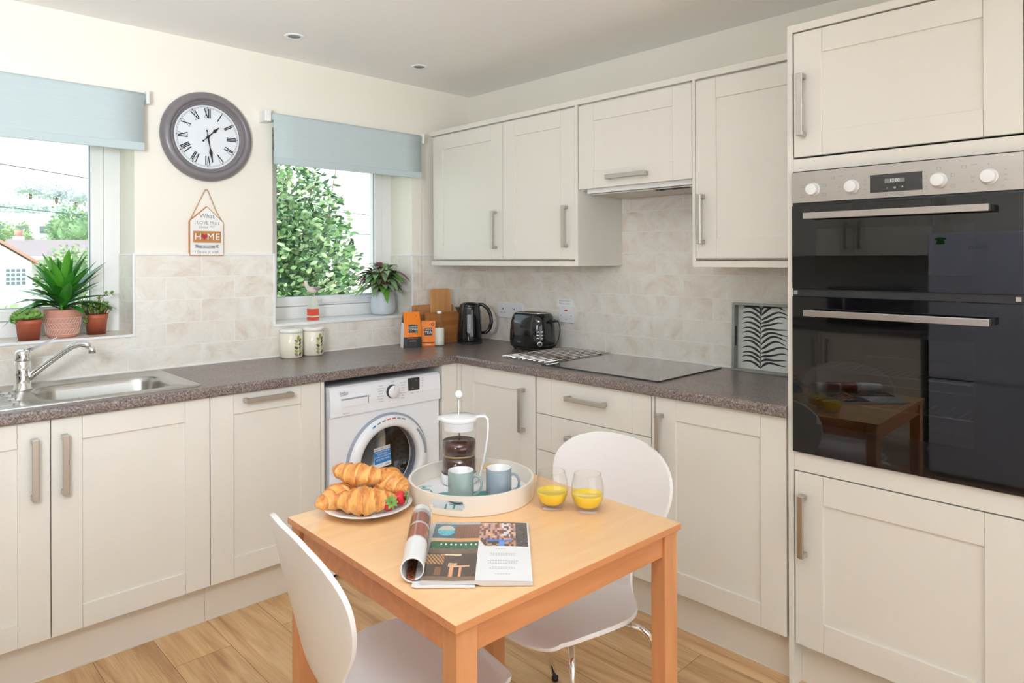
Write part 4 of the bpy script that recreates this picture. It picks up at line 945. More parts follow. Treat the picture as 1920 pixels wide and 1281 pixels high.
# toaster : long axis along the wall
t = thing('toaster', 'glossy black two-slice toaster with chrome-ringed controls', 'toaster', (-.158, -.70, ZC))
def tl_(w, d, r, z): return [(a, b, z) for a, b in rrect(-w / 2, w / 2, -d / 2, d / 2, r, 8)]
lv = [tl_(.145, .235, .05, .014), tl_(.162, .252, .062, .022), tl_(.168, .258, .066, .05), tl_(.166, .254, .066, .10), tl_(.156, .242, .06, .15), tl_(.142, .226, .055, .178), tl_(.128, .21, .05, .190), tl_(.118, .198, .046, .1935)]
K = len(lv[0]); vs = [p for r in lv for p in r]; m = MB()
m.add(vs, [(k * K + i, k * K + (i + 1) % K, (k + 1) * K + (i + 1) % K, (k + 1) * K + i) for k in range(len(lv) - 1) for i in range(K)], 0, True)
m.add(lv[-1], [tuple(range(K))]); m.add(lv[0], [tuple(range(K - 1, -1, -1))]); m.build('shell', 'black', t)
m = MB().prism(rrect(-.057, .057, -.096, .096, .044, 8), 'xy', .1925, .1955); m.build('top_plate', 'oven_steel', t, bevel=.001)
m = MB().box(-.035, -.012, -.075, .075, .1952, .1968).box(.012, .035, -.075, .075, .1952, .1968); m.build('bread_slots', 'dark', t)
m = MB(); m.prism(rrect(-.066, .066, -.112, .112, .05, 6), 'xy', .006, .0145); m.build('base_skirt', 'blackmat', t)
m = MB()
for x in (-.048, .048):
    for y in (-.085, .085): MB().lathe([(0, -.0), (.007, 0), (.007, .007), (0, .007)], (x, y, 0), 12).build('foot', 'blackmat', t)
m = MB().box(.012, .016, -.1285, -.118, .035, .165); m.build('lever_slot', 'dark', t)
m = MB().box(-.004, .034, -.155, -.118, .150, .161); m.build('lever', 'blackmat', t, bevel=.003)
cn = T((-.058, -.104, 0), rz=-.72)
m = MB()
for i in range(3):
    m.box(-.017, -.002, -.026, -.012, .104 + i * -.017, .1065 + i * -.017, T=cn); m.box(.004, .017, -.026, -.012, .104 + i * -.017, .1065 + i * -.017, T=cn)
m.build('button_trims', 'chrome', t)
m = MB().lathe([(.010, 0), (.0125, 0), (.0125, .003), (.010, .003)], n=24, T=cn @ T((0, -.0225, .042), rx=PI / 2), mi=1); m.lathe([(0, 0), (.0095, 0), (.008, .010), (0, .010)], n=20, T=cn @ T((0, -.0225, .042), rx=PI / 2), mi=0); m.build('browning_dial', ['blackmat', 'chrome'], t)
m = MB().text('toast', .012, basis((-.0845, .02, .045), (0, -1, 0), (0, 0, 1), (-1, 0, 0))); m.build('badge', 'oven_steel', t)
m = MB().tube([(.03, -.126, .165), (.05, -.14, .15), (.06, -.142, .11), (.055, -.135, .06), (.045, -.12, .02)], .0022, 8); m.build('power_cord', 'blackmat', t)

# tiger-stripe tray leaning on the wall
TL, TH, TD_ = .43, .29, .045
t = thing('stripe_tray', 'galvanised metal tray with black tiger stripes standing against the tiles', 'tray', (-.058, -1.788, ZC), RB)
# local: x = along wall (towards camera), y = -depth, z up; tilt back to the wall
tb = T(rx=-.03)
m = MB(); m.box(0, TL, .035, .038, 0, TH, 0, T=tb); m.build('panel', 'galvl', t)
m = MB(); m.box(0, .012, 0, .035, 0, TH, T=tb); m.box(TL - .012, TL, 0, .035, 0, TH, T=tb); m.box(.012, TL - .012, 0, .035, 0, .010, T=tb); m.box(.012, TL - .012, 0, .035, TH - .010, TH, T=tb)
m.build('rim', 'galv', t, bevel=.001)
m = MB(); m.prism(rrect(.006, .022, .105, .19, .006, 3), 'yz', .0118, .0128, T=tb); m.build('handle_slot', 'dark', t)
m = MB(); rnd = random.Random(3)
def taper(pts, w, sh=lambda u: math.sin(PI * min(1, u * 1.0)) ** .6):
    L_ = []; R_ = []; n_ = len(pts)
    for i, (x, z) in enumerate(pts):
        a = pts[max(0, i - 1)]; b = pts[min(n_ - 1, i + 1)]; d = Vector((b[0] - a[0], b[1] - a[1])).normalized(); ww = w * max(.04, sh(i / (n_ - 1))) / 2
        L_.append((x - d.y * ww, .0346, z + d.x * ww)); R_.append((x + d.y * ww, .0346, z - d.x * ww))
    vs = L_ + R_; m.add(vs, [(i, i + 1, n_ + i + 1, n_ + i) for i in range(n_ - 1)], 0, False, tb)
CXs = .113
for i in range(13):
    z0 = .018 + i * .0205
    for sgn in (-1, 1):
        L_ = (.083 if sgn < 0 else .095 + .03 * rnd.random()); rise = .022 + .006 * rnd.random()
        n_ = 14; pts = []
        for k in range(n_ + 1):
            u = k / n_; x = CXs + sgn * (.001 + L_ * u ** 1.15); z = z0 + rise * math.sin(u * PI * .62) * 1.35 - .012 * u * u + (.006 * math.sin(u * 6 + i) if sgn > 0 else 0)
            pts.append((min(max(x, .018), TL - .016), min(max(z, .013), TH - .014)))
        taper(pts, .0120, lambda u: (1 - u) ** .5 * min(1, .25 + u * 3.5))
for i in range(11):
    z0 = .025 + i * .0235 + rnd.random() * .006
    for xs in (.245, .32):
        n_ = 12; L_ = .10 + rnd.random() * .03; pts = [(min(xs + L_ * k / n_ + rnd.random() * .0, TL - .016), min(max(z0 + .007 * math.sin(k * .55 + i * 1.3), .014), TH - .014)) for k in range(n_ + 1)]
        taper(pts, .0100)
taper([(CXs, .016), (CXs + .0012, .1), (CXs, .2), (CXs, TH - .014)], .003, lambda u: 1)
for dx in (-.006, -.003, .004, .008): taper([(CXs + dx * .3, TH - .05), (CXs + dx, TH - .014)], .0022, lambda u: .8)
m.build('tiger_stripes', 'ink', t)

# ------------------------------------------------------------------ window sill things
def leaf(m, p, d, L, w, droop, n=6, mi=0, fold=.25, up=Vector((0, 0, 1)), pw=1.0):
    """curved leaf blade from p along d"""
    p = Vector(p); d = Vector(d).normalized(); s = d.cross(up); s = s.normalized() if s.length > 1e-3 else Vector((1, 0, 0)); vs = []
    for i in range(n + 1):
        u = i / n; c = p + d * (L * u) - up * (droop * L * u * u); ww = w / 2 * (math.sin(PI * min(1, u ** pw * .96 + .04)) ** .75 if i < n else 0)
        nn = s.cross(d).normalized()
        vs += [c - s * ww + nn * ww * fold, c, c + s * ww + nn * ww * fold]
    fs = []
    for i in range(n):
        for j in range(2): fs.append((i * 3 + j, i * 3 + j + 1, (i + 1) * 3 + j + 1, (i + 1) * 3 + j))
    m.add(vs, fs, mi, True)
def plastic_pot(t, r, h):
    MB().lathe([(0, .002), (r * .76, .002), (r * .78, 0), (r * .93, h * .76), (r * .97, h * .78), (r, h * .80), (r * 1.02, h), (r * .96, h), (r * .9, h * .84), (0, h * .84)], n=40).build('pot', 'terr', t)
    MB().lathe([(0, h * .9), (r * .93, h * .86)], n=24).build('soil', 'soil', t)
ZS = SZ + .0012
t = thing('potted_dracaena', 'bushy dark green plant in a pink pot with white herringbone bands', 'plant', (-2.135, .100, ZS))
r_, h_ = .067, .115
def potr(z): return .052 + (.0665 - .052) * min(1, z / .075) ** .7
MB().lathe([(0, .001), (.050, .001), (.052, .004)] + [(potr(z), z) for z in (.015, .03, .045, .06, .075)] + [(.0675, .085), (.0675, .113), (.0665, .115), (.062, .115), (.062, .10), (0, .10)], n=56).build('pot', 'terrpink', t)
m = MB()
def onpot(u, z): a = u; r = potr(z) + .0006 if z < .08 else .0681; return (r * math.cos(a), r * math.sin(a), z)
for z in (.014, .036, .060, .082): m.tube([onpot(2 * PI * k / 60, z) for k in range(60)], .0007, 4, closed=True)
for b, (za, zb, s_) in enumerate(((.014, .036, 1), (.036, .060, -1), (.060, .082, 1))):
    for k in range(34):
        a = 2 * PI * k / 34; m.tube([onpot(a, za), onpot(a + s_ * .11, (za + zb) / 2), onpot(a + s_ * .22, zb)], .0008, 4)
m.build('herringbone_bands', 'potpaint', t)
MB().lathe([(0, .104), (.0625, .101)], n=24).build('soil', 'soil', t)
m = MB(); rr = random.Random(5)
for i in range(64):
    f_ = i / 64; el = .22 + 1.15 * f_ + .25 * (rr.random() - .5); az = i * 2.399963 + .3 * rr.random(); L = (.185 if el < .8 else .215) * (.72 + .42 * rr.random()); z0 = .108 + .05 * f_ + .02 * rr.random()
    d = Vector((math.cos(az) * math.cos(el), math.sin(az) * math.cos(el) * .62, math.sin(el)))
    if d.y > .05: d.y *= .4; L *= .85
    leaf(m, (math.cos(az) * .008, math.sin(az) * .008, z0), d, L, .040 + .006 * rr.random(), (.08 + .5 * rr.random()) * max(.25, 1.25 - el), 8, (1 if rr.random() < .4 else 0), .38, pw=.8)
m.build('leaves', ['leafdark', 'leafbright'], t)

m = MB()
for a in (0, 2.1, 4.2): m.tube([(.012 * math.cos(a), .012 * math.sin(a), .10), (.01 * math.cos(a), .01 * math.sin(a), .17)], .006, 8)
m.build('stems', 'leafmid', t)
t = thing('potted_succulent', 'pale green sedum spilling over a terracotta pot, left of the pink pot', 'plant', (-2.256, .073, ZS)); plastic_pot(t, .046, .082)
m = MB()
for i in range(120):
    a = rr.random() * 2 * PI; q = rr.random() ** .5 * .050; c = Vector((q * math.cos(a) - .008, q * math.sin(a) - .006, (.074 + .034 * (1 - (q / .055) ** 2)) + .010 * rr.random()))
    for k in range(11):
        aa = k * 2.4; e = .2 + .10 * k; leaf(m, c, (math.cos(aa) * math.cos(e), math.sin(aa) * math.cos(e), math.sin(e)), .018, .011, .1, 3, 0, -.2)
for i in range(16):
    c = Vector((-.045 - .006 * rr.random(), -.02 + .045 * rr.random(), .068 + .014 * rr.random()))
    for k in range(9): aa = k * 2.4; e = .1 + .12 * k; leaf(m, c, (math.cos(aa) * math.cos(e), math.sin(aa) * math.cos(e), math.sin(e)), .015, .009, .1, 3, 0, -.2)
m.build('rosettes', 'leafpale', t)
t = thing('potted_succulent', 'leggy green succulent in a terracotta pot, right of the pink pot', 'plant', (-2.007, .128, ZS)); plastic_pot(t, .045, .086)
m = MB(); ms = MB()
for i in range(60):
    a = rr.random() * 2 * PI; q = rr.random() ** .6 * .040; c = Vector((q * math.cos(a), q * math.sin(a) - .004, .080)); top = c + Vector((.35 * q * math.cos(a), .2 * q * math.sin(a), .014 + .040 * rr.random()))
    ms.tube([c, top], .0012, 5)
    for k in range(12): aa = k * 2.4; e = -.1 + .12 * k; leaf(m, top - Vector((0, 0, .010 * (1 - k / 12))), (math.cos(aa) * math.cos(e), math.sin(aa) * math.cos(e), math.sin(e)), .016, .0075, .1, 3, 0, .1)
for pts in ([(0, -.01, .08), (-.004, -.02, .11), (.004, -.025, .15), (.03, -.03, .172), (.052, -.032, .172)], [(-.02, -.02, .08), (-.035, -.03, .085), (-.046, -.035, .068), (-.05, -.036, .05)]):
    ms.tube(pts, .0015, 5)
    for p in pts[2:]:
        for k in range(12): aa = k * 2.4; e = -.4 + .14 * k; leaf(m, p, (math.cos(aa) * math.cos(e), math.sin(aa) * math.cos(e) * .7, math.sin(e)), .019, .008, .1, 3, 0, .1)
m.build('leaves', 'leafjade', t); ms.build('stems', 'stem', t)
t = thing('potted_tradescantia', 'green and purple leafy plant in a pale grey ceramic pot by the wall cabinets', 'plant', (-.560, .115, ZS))
MB().lathe([(0, .001), (.050, .001), (.060, .006), (.069, .025), (.0715, .05), (.069, .085), (.0625, .120), (.061, .133), (.0595, .135), (.057, .133), (.058, .115), (0, .115)], n=48).build('pot', 'potgrey', t)
MB().lathe([(0, .120), (.058, .117)], n=24).build('soil', 'soil', t)
m = MB(); ms = MB()
for i in range(120):
    az = i * 2.399963; el = -.25 + 1.35 * rr.random() ** .8; q = .02; L = .085 + .055 * rr.random(); cx, cy = math.cos(az), math.sin(az)
    if cy > .2: cy *= .45
    reach = .062 if cx < 0 else .030
    b = Vector((q * cx, q * cy * .8, .12)); st_ = b + Vector((cx * reach * rr.random(), cy * .05 * rr.random(), .03 + .115 * rr.random()))
    if cx > .05: L = min(L, (.104 - st_.x) / max(.3, cx * math.cos(el)))
    if cy > .05: L = min(L, max(.03, (.085 - st_.y) / max(.3, cy)))
    ms.tube([b, (b + st_) / 2 + Vector((0, 0, .01)), st_], .0018, 5)
    leaf(m, st_, (cx * math.cos(el), cy * math.cos(el), math.sin(el)), L, .036, .6, 6, (1 if rr.random() < .25 else (2 if rr.random() < .3 else 0)), .3)
m.build('leaves', ['leafsilver', 'leafpurple', 'leafmid'], t); ms.build('stems', 'stem', t)
t = thing('gull_ornament', 'wooden seagull on a red-banded post standing on the sill', 'ornament', (-1.018, .080, ZS), .12)
m = MB(); w = .022
for z0, z1, mi in ((0, .016, 1), (.016, .024, 0), (.024, .060, 1)): m.box(-w, w, -w, w, z0, z1, mi)
b = .0225; tp = .013; m.add([(-b, -b, .060), (b, -b, .060), (b, b, .060), (-b, b, .060), (-tp, -tp, .122), (tp, -tp, .122), (tp, tp, .122), (-tp, tp, .122)], [(0, 1, 5, 4), (1, 2, 6, 5), (2, 3, 7, 6), (3, 0, 4, 7), (4, 5, 6, 7)], 0)
m.build('post', ['gullpost', 'gullred'], t, bevel=.001)
MB().tube([(.002, 0, .12), (.002, 0, .150)], .0018, 8).build('peg', 'blackmat', t)
m = MB().tube([(-.044, 0, .199), (-.042, 0, .190), (-.036, 0, .176), (-.022, 0, .163), (0, 0, .157), (.022, 0, .161), (.040, 0, .166), (.052, 0, .168)], [.010, .0115, .010, .0145, .0165, .012, .006, .003], 14, 0)
m.ell((-.042, 0, .197), .0118, .0105, .0115, 14, 8); bd = m.build('body', 'bird', t)
m = MB()
for s_ in (-1, 1): m.ell((.006, s_ * .0125, .166), .026, .005, .0095, 14, 8, T=T(ry=.08))
m.build('wing', 'birdgrey', bd)
m = MB().tube([(.040, 0, .1665), (.070, 0, .1675)], [.0045, .003], 8); m.build('tail', 'blackmat', bd); MB().tube([(-.052, 0, .197), (-.066, 0, .194)], [.003, .0008], 8).build('beak', 'orange', bd)
# ------------------------------------------------------------------ dining table
TBZ = .735; TBC = (-1.640, -1.960); TBR = -.033
t = thing('dining_table', 'small square beech kitchen table laid for breakfast', 'table', (TBC[0], TBC[1], 0), TBR)
H_ = .3475
m = MB().box(-H_, H_, -H_, H_, TBZ - .0165, TBZ - .0005); m.m = [1, 0, 1, 1, 1, 1]; m.build('table_top', ['beechx', 'beecha'], t, bevel=.0012)
LI = H_ - .007; LW = .049; LV = .042
for sx in (-1, 1):
    for sy in (-1, 1):
        MB().box(sx * LI, sx * (LI - LW), sy * LI, sy * (LI - LV), 0, TBZ - .0165).build('leg', 'beechz', t, bevel=.002)
ap = LI - .008
for s_ in (-1, 1):
    MB().box(-LI + LW, LI - LW, s_ * ap, s_ * (ap - .02), TBZ - .073, TBZ - .0165).build('apron', 'beecha', t, bevel=.001)
    MB().box(s_ * ap, s_ * (ap - .02), -LI + LW, LI - LW, TBZ - .073, TBZ - .0165).build('apron', 'beecha', t, bevel=.001)

# ------------------------------------------------------------------ chairs
prof = [(.214, .418), (.197, .428), (.165, .437), (.11, .441), (.05, .439), (0, .435), (-.05, .432), (-.10, .432), (-.135, .438), (-.165, .453), (-.188, .480), (-.202, .512), (-.213, .55), (-.224, .595), (-.236, .645), (-.249, .70), (-.261, .755), (-.271, .80), (-.277, .83), (-.280, .846)]
halfw = [.0, .105, .160, .192, .209, .213, .206, .182, .150, .122, .106, .102, .122, .158, .193, .213, .211, .178, .117, .0]
def smooth_tab(tab, n):
    out = []; k = len(tab) - 1
    for i in range(n + 1):
        x = i / n * k; a = int(min(x, k - 1)); f = x - a; p = [tab[max(0, min(k, a + j))] for j in (-1, 0, 1, 2)]
        out.append(.5 * (2 * p[1] + (p[2] - p[0]) * f + (2 * p[0] - 5 * p[1] + 4 * p[2] - p[3]) * f * f + (-p[0] + 3 * p[1] - 3 * p[2] + p[3]) * f ** 3))
    return out
def chair(name, lab, loc, rz):
    t = thing(name, lab, 'chair', loc, rz)
    n = 76; px = smooth_tab([p[0] for p in prof], n); pz = smooth_tab([p[1] for p in prof], n); hw = smooth_tab(halfw, n)
    # rounded ends: front and top follow an ellipse-like closing
    m = MB(); nu = 24
    def f(u, v):
        i = min(n, int(round(v * n))); w = max(hw[i], .0)
        e = 1.0
        if i < 8: w = max(w, .150 * math.sqrt(max(0, 1 - (1 - i / 8) ** 2)) if i > 0 else .045)
        if i > n - 8: w = max(w, .13 * math.sqrt(max(0, 1 - (1 - (n - i) / 8) ** 2)) if i < n else .03)
        s_ = u * 2 - 1; y = w * s_; x, z = px[i], pz[i]
        back = max(0, min(1, (i / n - .42) / .2)); seat = 1 - back
        z += seat * (.020 * (abs(s_) ** 2.2) * (w / .21) ** 2 - .004) * (1 if i > 10 else i / 10)
        x += back * .034 * (s_ * s_) * (w / .21) ** 2
        return (x, y, z)
    m.grid(f, nu, n)
    m.build('seat_shell', 'chair', t, solid=.011, bevel=.003, seg=3)
    m = MB().lathe([(0, .400), (.075, .400), (.085, .405), (.085, .418), (0, .418)], n=32); m.build('under_plate', 'blackmat', t)
    for sx, sy in ((1, 1), (1, -1), (-1, 1), (-1, -1)):
        if sx > 0: pts = [(.03, sy * .03, .405), (.115, sy * .125, .407), (.140, sy * .150, .403), (.155, sy * .163, .386), (.163, sy * .170, .35), (.178, sy * .182, .2), (.195, sy * .197, .012)]
        else: pts = [(-.03, sy * .03, .405), (-.06, sy * .16, .408), (-.075, sy * .205, .405), (-.088, sy * .222, .391), (-.105, sy * .228, .355), (-.17, sy * .235, .2), (-.25, sy * .24, .012)]
        sm = []
        for k in range(len(pts) - 1): sm += [tuple(pts[k][q] + (pts[k + 1][q] - pts[k][q]) * w for q in range(3)) for w in (0, .5)]
        sm.append(pts[-1]); l = MB().tube(sm, .0085, 12); o = l.build('leg', 'chrome', t)
        MB().lathe([(0, 0), (.011, 0), (.011, .014), (0, .016)], (pts[-1][0], pts[-1][1], 0), 12).build('foot_cap', 'blackmat', o)
    return t
chair('dining_chair', 'white moulded chair seen from behind, its seat pushed under the table by the croissants', (-1.862, -1.955, 0), -.15)
chair('dining_chair', 'white moulded chair facing the camera behind the juice glasses, in front of the drawers', (-1.350, -1.967, 0), PI + .03)

# ------------------------------------------------------------------ breakfast things
TP = TBZ
def painted(parent, name, fpos, fcol, nu, nv, solid=0., attr='print', mat='print'):
    vs = []; fs = []; cols = []
    for j in range(nv):
        for i in range(nu):
            n = len(vs); vs += [fpos(a / nu, b / nv) for a, b in ((i, j), (i + 1, j), (i + 1, j + 1), (i, j + 1))]; fs.append((n, n + 1, n + 2, n + 3)); c = fcol((i + .5) / nu, (j + .5) / nv); cols += [c] * 4
    me = bpy.data.meshes.new(name); me.from_pydata(vs, [], fs); me.materials.append(M[mat])
    at = me.color_attributes.new(attr, 'FLOAT_COLOR', 'POINT'); flat_ = []
    for c in cols: flat_ += [c[0], c[1], c[2], 1.]
    at.data.foreach_set('color', flat_)
    me.polygons.foreach_set('use_smooth', [True] * len(fs)); me.update(); o = bpy.data.objects.new(name, me); COL.objects.link(o); o.parent = parent
    return o
MZ = TP + .0008
t = thing('magazine', 'glossy open magazine on the table with one half rolled into a tube', 'magazine', (-1.797, -2.290, MZ), -.763)
PW, PH = .222, .300
def bow(x, y): return .0085 + .0035 * math.sin(PI * min(1, max(0, (-x) / PW))) * .8 + .004 * max(0, (-x - .16) / .06)
m = MB()
xs = [-PW * i / 24 for i in range(25)]
def blk(z0f, z1f, x0, x1, inset=0):
    n_ = 24; vs = []
    for i in range(n_ + 1):
        x = x0 + (x1 - x0) * i / n_
        for y in (inset, PH - inset): vs += [(x, y, z0f(x)), (x, y, z1f(x))]
    fs = []
    for i in range(n_):
        a, b = i * 4, (i + 1) * 4; fs += [(a, b, b + 2, a + 2), (a + 1, a + 3, b + 3, b + 1), (a, a + 1, b + 1, b), (a + 2, b + 2, b + 3, a + 3)]
    fs += [(0, 2, 3, 1), (n_ * 4, n_ * 4 + 1, n_ * 4 + 3, n_ * 4 + 2)]
    m.add(vs, fs, 0, False)
blk(lambda x: .0035 if x < -.11 else .0005, lambda x: bow(x, 0) - .0004, 0, -PW)
m.build('page_block', 'paperedge', t)
rg = random.Random(11); mosaic = [[rg.random() for _ in range(46)] for _ in range(46)]
def pagecol(u, v):
    S = srgb; n_ = noise.noise(Vector((u * 40, v * 40, 0))) * .5 + .5; k = lambda c, a=.25: tuple(x * (1 - a + 2 * a * n_) for x in c)
    if u < .485:
        if v < .50:
            if .06 > v: return k(S(120, 96, 80))
            if u < .17 and .24 < v < .40: return S(176, 132, 92) if (int(u * 90) + int(v * 60)) % 3 else S(70, 50, 36)
            if .13 < u < .33 and .385 < v < .405: return S(246, 222, 180)
            if .22 < u < .42 and .205 < v < .225: return S(230, 176, 136)
            if (.235 < u < .27 or .325 < u < .35) and .03 < v < .2: return S(226, 160, 118)
            if .1 < u < .16 and .08 < v < .2: return S(120, 84, 60)
            if .22 < u < .3 and .225 < v < .27: return k(S(210, 170, 130), .4)
            return k(S(74, 58, 50), .3) if v < .42 else k(S(104, 82, 68))
        if v < .63: return S(236, 236, 220) if (.56 < v < .585 and int(u * 60) % 3 == 0 and u > .1) else k(S(40, 92, 62))
        if v < .69: return S(226, 164, 110) if v - .62 < .03 + u * .1 else S(196, 190, 170)
        if v > .95: return k(S(170, 176, 180))
        if u < .23: 
            if ((u - .13) / .09) ** 2 + ((v - .83) / .10) ** 2 < 1: return S(206, 204, 190) if v > .84 else k(S(110, 190, 206), .4)
            return k(S(84, 104, 112), .4)
        return k(S(128, 88, 70), .1) if int(u * 140) % 4 else S(110, 74, 58)
    if v < .545:
        for yy, x0, x1 in ((.50, .66, .76), (.42, .60, .86), (.40, .62, .84), (.385, .6, .86), (.30, .58, .88), (.28, .6, .86), (.26, .59, .87), (.20, .62, .84), (.18, .6, .86), (.10, .66, .8)):
            if abs(v - yy) < .004 and x0 < u < x1 and int(u * 200) % 5: return S(206, 206, 214)
        return S(246, 246, 248)
    if u > .86 or v > .98: return k(S(78, 70, 68), .2) if u < .985 else S(240, 240, 240)
    if .60 < v < .66 and .56 < u < .82 and v > .63: return S(70, 130, 210)
    if .69 < u < .74 and .545 < v < .64: return S(90, 150, 226)
    if u < .56 and v < .66: return S(240, 236, 230) if (u - .49) < (.66 - v) * .5 else S(90, 60, 50)
    if v < .64: return k(S(70, 54, 50), .3) if mosaic[int(u * 42)][int(v * 34)] < .6 else S(190, 140, 110)
    q = mosaic[int(u * 42)][int(v * 26)]
    if .70 < u < .80 and v > .72 and q > .5: return S(230, 226, 230)
    return (S(214, 160, 130), S(120, 76, 60), S(190, 150, 150), S(160, 130, 140), S(226, 180, 150))[int(q * 4.99)]
painted(t, 'printed_page', lambda u, v: (-PW * (1 - u), v * PH, bow(-PW * (1 - u), 0)), pagecol, 170, 150)
# rolled half: starts flat under the page, curls round once and a bit
RX, RR = -.239, .0265
def path(s):
    # 0..0.25 flat cover lying right of the roll, then spiral
    if s < .28: return (-.115 - (.28 - (.28 - s)) / .28 * (.124), .0016)
    a = (s - .28) / .72; th = -PI / 2 - a * 2 * PI * 1.12; r = RR - .0055 * a
    return (RX + r * math.cos(th), .0016 + RR + r * math.sin(th))
def rollpos(u, v):
    x, z = path(u); return (x - .06 * v * PH * (1 if u > .28 else u / .28), .012 + v * .302, z)
def rollcol(u, v):
    S = srgb
    if u < .3: return S(238, 238, 240)
    a = (u - .28) / .72
    if a > .86: return S(92, 40, 24) if noise.noise(Vector((a * 60, v * 30, 1))) > -.1 else S(150, 90, 60)
    if v < .36: return S(240, 240, 242)
    if abs(v - .63) < .008 or v > .9: return S(238, 236, 236)
    if v > .84: return S(170, 168, 166)
    if .38 < v < .6 and a > .35: return S(168, 92, 70) if int(a * 120) % 3 else S(120, 62, 48)
    return S(128, 74, 60) if a > .3 else S(140, 120, 116)
o = painted(t, 'rolled_pages', rollpos, rollcol, 110, 60)
md = o.modifiers.new('weld', 'WELD'); md.merge_threshold = .0003
md = o.modifiers.new('solid', 'SOLIDIFY'); md.thickness = .0022; md.offset = -1

# tray
TCx, TCy = -1.535, -1.800; TRr = .172; TZ0 = TP + .0006
m = MB(); vs = []
for i in range(13):
    x = -.240 + i * .0105; vs += [(x, -.007, .0004 + .0026 * (i == 0)), (x, .05, .0004), (x, .05, .0022), (x, -.007, .0022 + .0012 * math.sin(i * .26))]
m.add(vs, [(i * 4 + j, (i + 1) * 4 + j, (i + 1) * 4 + (j + 1) % 4, i * 4 + (j + 1) % 4) for i in range(12) for j in range(4)] + [(0, 1, 2, 3), (51, 50, 49, 48)], 0, False)
m.build('back_cover', 'paper', t)
t = thing('serving_tray', 'round cream lacquered tray with teal lettering and two hand slots', 'tray', (TCx, TCy, TZ0))
MB().lathe([(0, 0), (TRr - .001, 0), (TRr - .001, .006), (0, .006)], n=96).build('base', 'trayw', t, bevel=.0008)
a0 = math.radians(-152.7); hs = .285; m = MB()
def arcwall(aa, ab, z0, z1):
    n_ = max(2, int(abs(ab - aa) / .05)); k = 4
    ro, ri = TRr, TRr - .0065; vs = []
    for i in range(n_ + 1):
        a = aa + (ab - aa) * i / n_
        c_, s_ = math.cos(a), math.sin(a); vs += [(ro * c_, ro * s_, z0), (ro * c_, ro * s_, z1), (ri * c_, ri * s_, z1), (ri * c_, ri * s_, z0)]
    fs = [(i * 4 + j, (i + 1) * 4 + j, (i + 1) * 4 + (j + 1) % 4, i * 4 + (j + 1) % 4) for i in range(n_) for j in range(4)] + [(0, 1, 2, 3), tuple(n_ * 4 + j for j in (3, 2, 1, 0))]
    m.add(vs, fs, 0, False)
for c in (a0, a0 + PI):
    arcwall(c + hs, c + PI - hs, 0.0, .050)
    arcwall(c - hs, c + hs, 0.0, .014); arcwall(c - hs, c + hs, .038, .050)
    for s_ in (-1, 1): arcwall(c + s_ * hs, c + s_ * (hs - .03), .014, .020); arcwall(c + s_ * hs, c + s_ * (hs - .03), .032, .038)
m.build('wall', 'trayw', t)
m = MB(); RT = -.77
MB().lathe([(0, .0062), (TRr - .012, .0062)], n=72).build('paper_print', 'porc', t)
pt = lambda r, u, z=.0068, rz=RT: T((r * .718 + u * .696, -r * .696 + u * .718, z), rz=rz)
for s_, sz, r, u, rz in (('MY', .05, -.115, -.03, RT + 1.0), ('IT', .05, -.045, -.118, RT), ('M', .05, -.13, .03, RT + 1.5), ('X', .05, .118, -.01, RT - .6), ('Y', .05, .128, .03, RT - .9), ('E', .045, .105, -.06, RT - .5)):
    m.text(s_, sz, pt(r, u, .0068, rz))
m.prism([(.05 * math.cos(a) * (1 + .15 * math.cos(3 * a)), .032 * math.sin(a)) for a in [2 * PI * i / 30 for i in range(30)]], 'xy', .0064, .0068, T=pt(.035, -.03, 0))
m.prism([(.032 * math.cos(a), .014 * math.sin(a)) for a in [2 * PI * i / 24 for i in range(24)]], 'xy', .0064, .0068, T=pt(-.06, -.02, 0))
m.build('teal_lettering', 'tealink', t)
TF = TZ0 + .0075

# cafetiere
RV = math.atan2(-.696, .718)
t = thing('cafetiere', 'glass cafetiere half full of coffee with a white lid, handle and plunger knob', 'coffee press', (-1.509, -1.715, TF), RV)
R_ = .0495
MB().lathe([(0, 0), (.047, 0), (.0515, .003), (.0515, .026), (.0505, .030), (.0505, .024), (0, .022)], n=48).build('base', 'drinkglass' if False else 'porc', t)
MB().lathe([(0, .026), (R_ - .006, .026), (R_, .033), (R_, .168), (R_ + .002, .172)], n=56).build('beaker', 'drinkglass', t)
MB().lathe([(0, .028), (R_ - .008, .028), (R_ - .0022, .036), (R_ - .0022, .077), (0, .077)], n=48).build('coffee', 'coffee', t)
MB().lathe([(0, .0775), (R_ - .0024, .0775), (R_ - .0024, .0835), (0, .0835)], n=48).build('plunger_disc', 'mesh', t)
m = MB().lathe([(0, .084), (R_ - .0022, .084), (R_ - .0022, .120), (0, .120)], n=48); m.build('upper_coffee', 'coffee', t)
MB().tube([(0, 0, .084), (0, 0, .248)], .0018, 8).build('plunger_rod', 'chrome', t)
MB().ell((0, 0, .252), .0115, .0115, .0115, 20, 12).build('plunger_knob', 'porc', t)
m = MB().lathe([(0, .152), (R_ - .004, .152), (R_ - .003, .176), (R_ + .004, .179), (R_ + .005, .186), (R_ + .001, .190), (.02, .193), (.007, .194), (0, .194)], n=56)
m.prism([(-R_ - .012, -.008), (-R_ - .004, -.016), (-R_ + .01, -.02), (-R_ + .01, .02), (-R_ - .004, .016), (-R_ - .012, .008)], 'xy', .181, .188)
m.build('lid', 'porc', t, bevel=.001)
hp_ = [(.040, .1865), (.058, .1895), (.075, .190), (.083, .182), (.084, .165), (.082, .13), (.075, .085), (.066, .045), (.058, .016), (.050, .008)]
sm = []
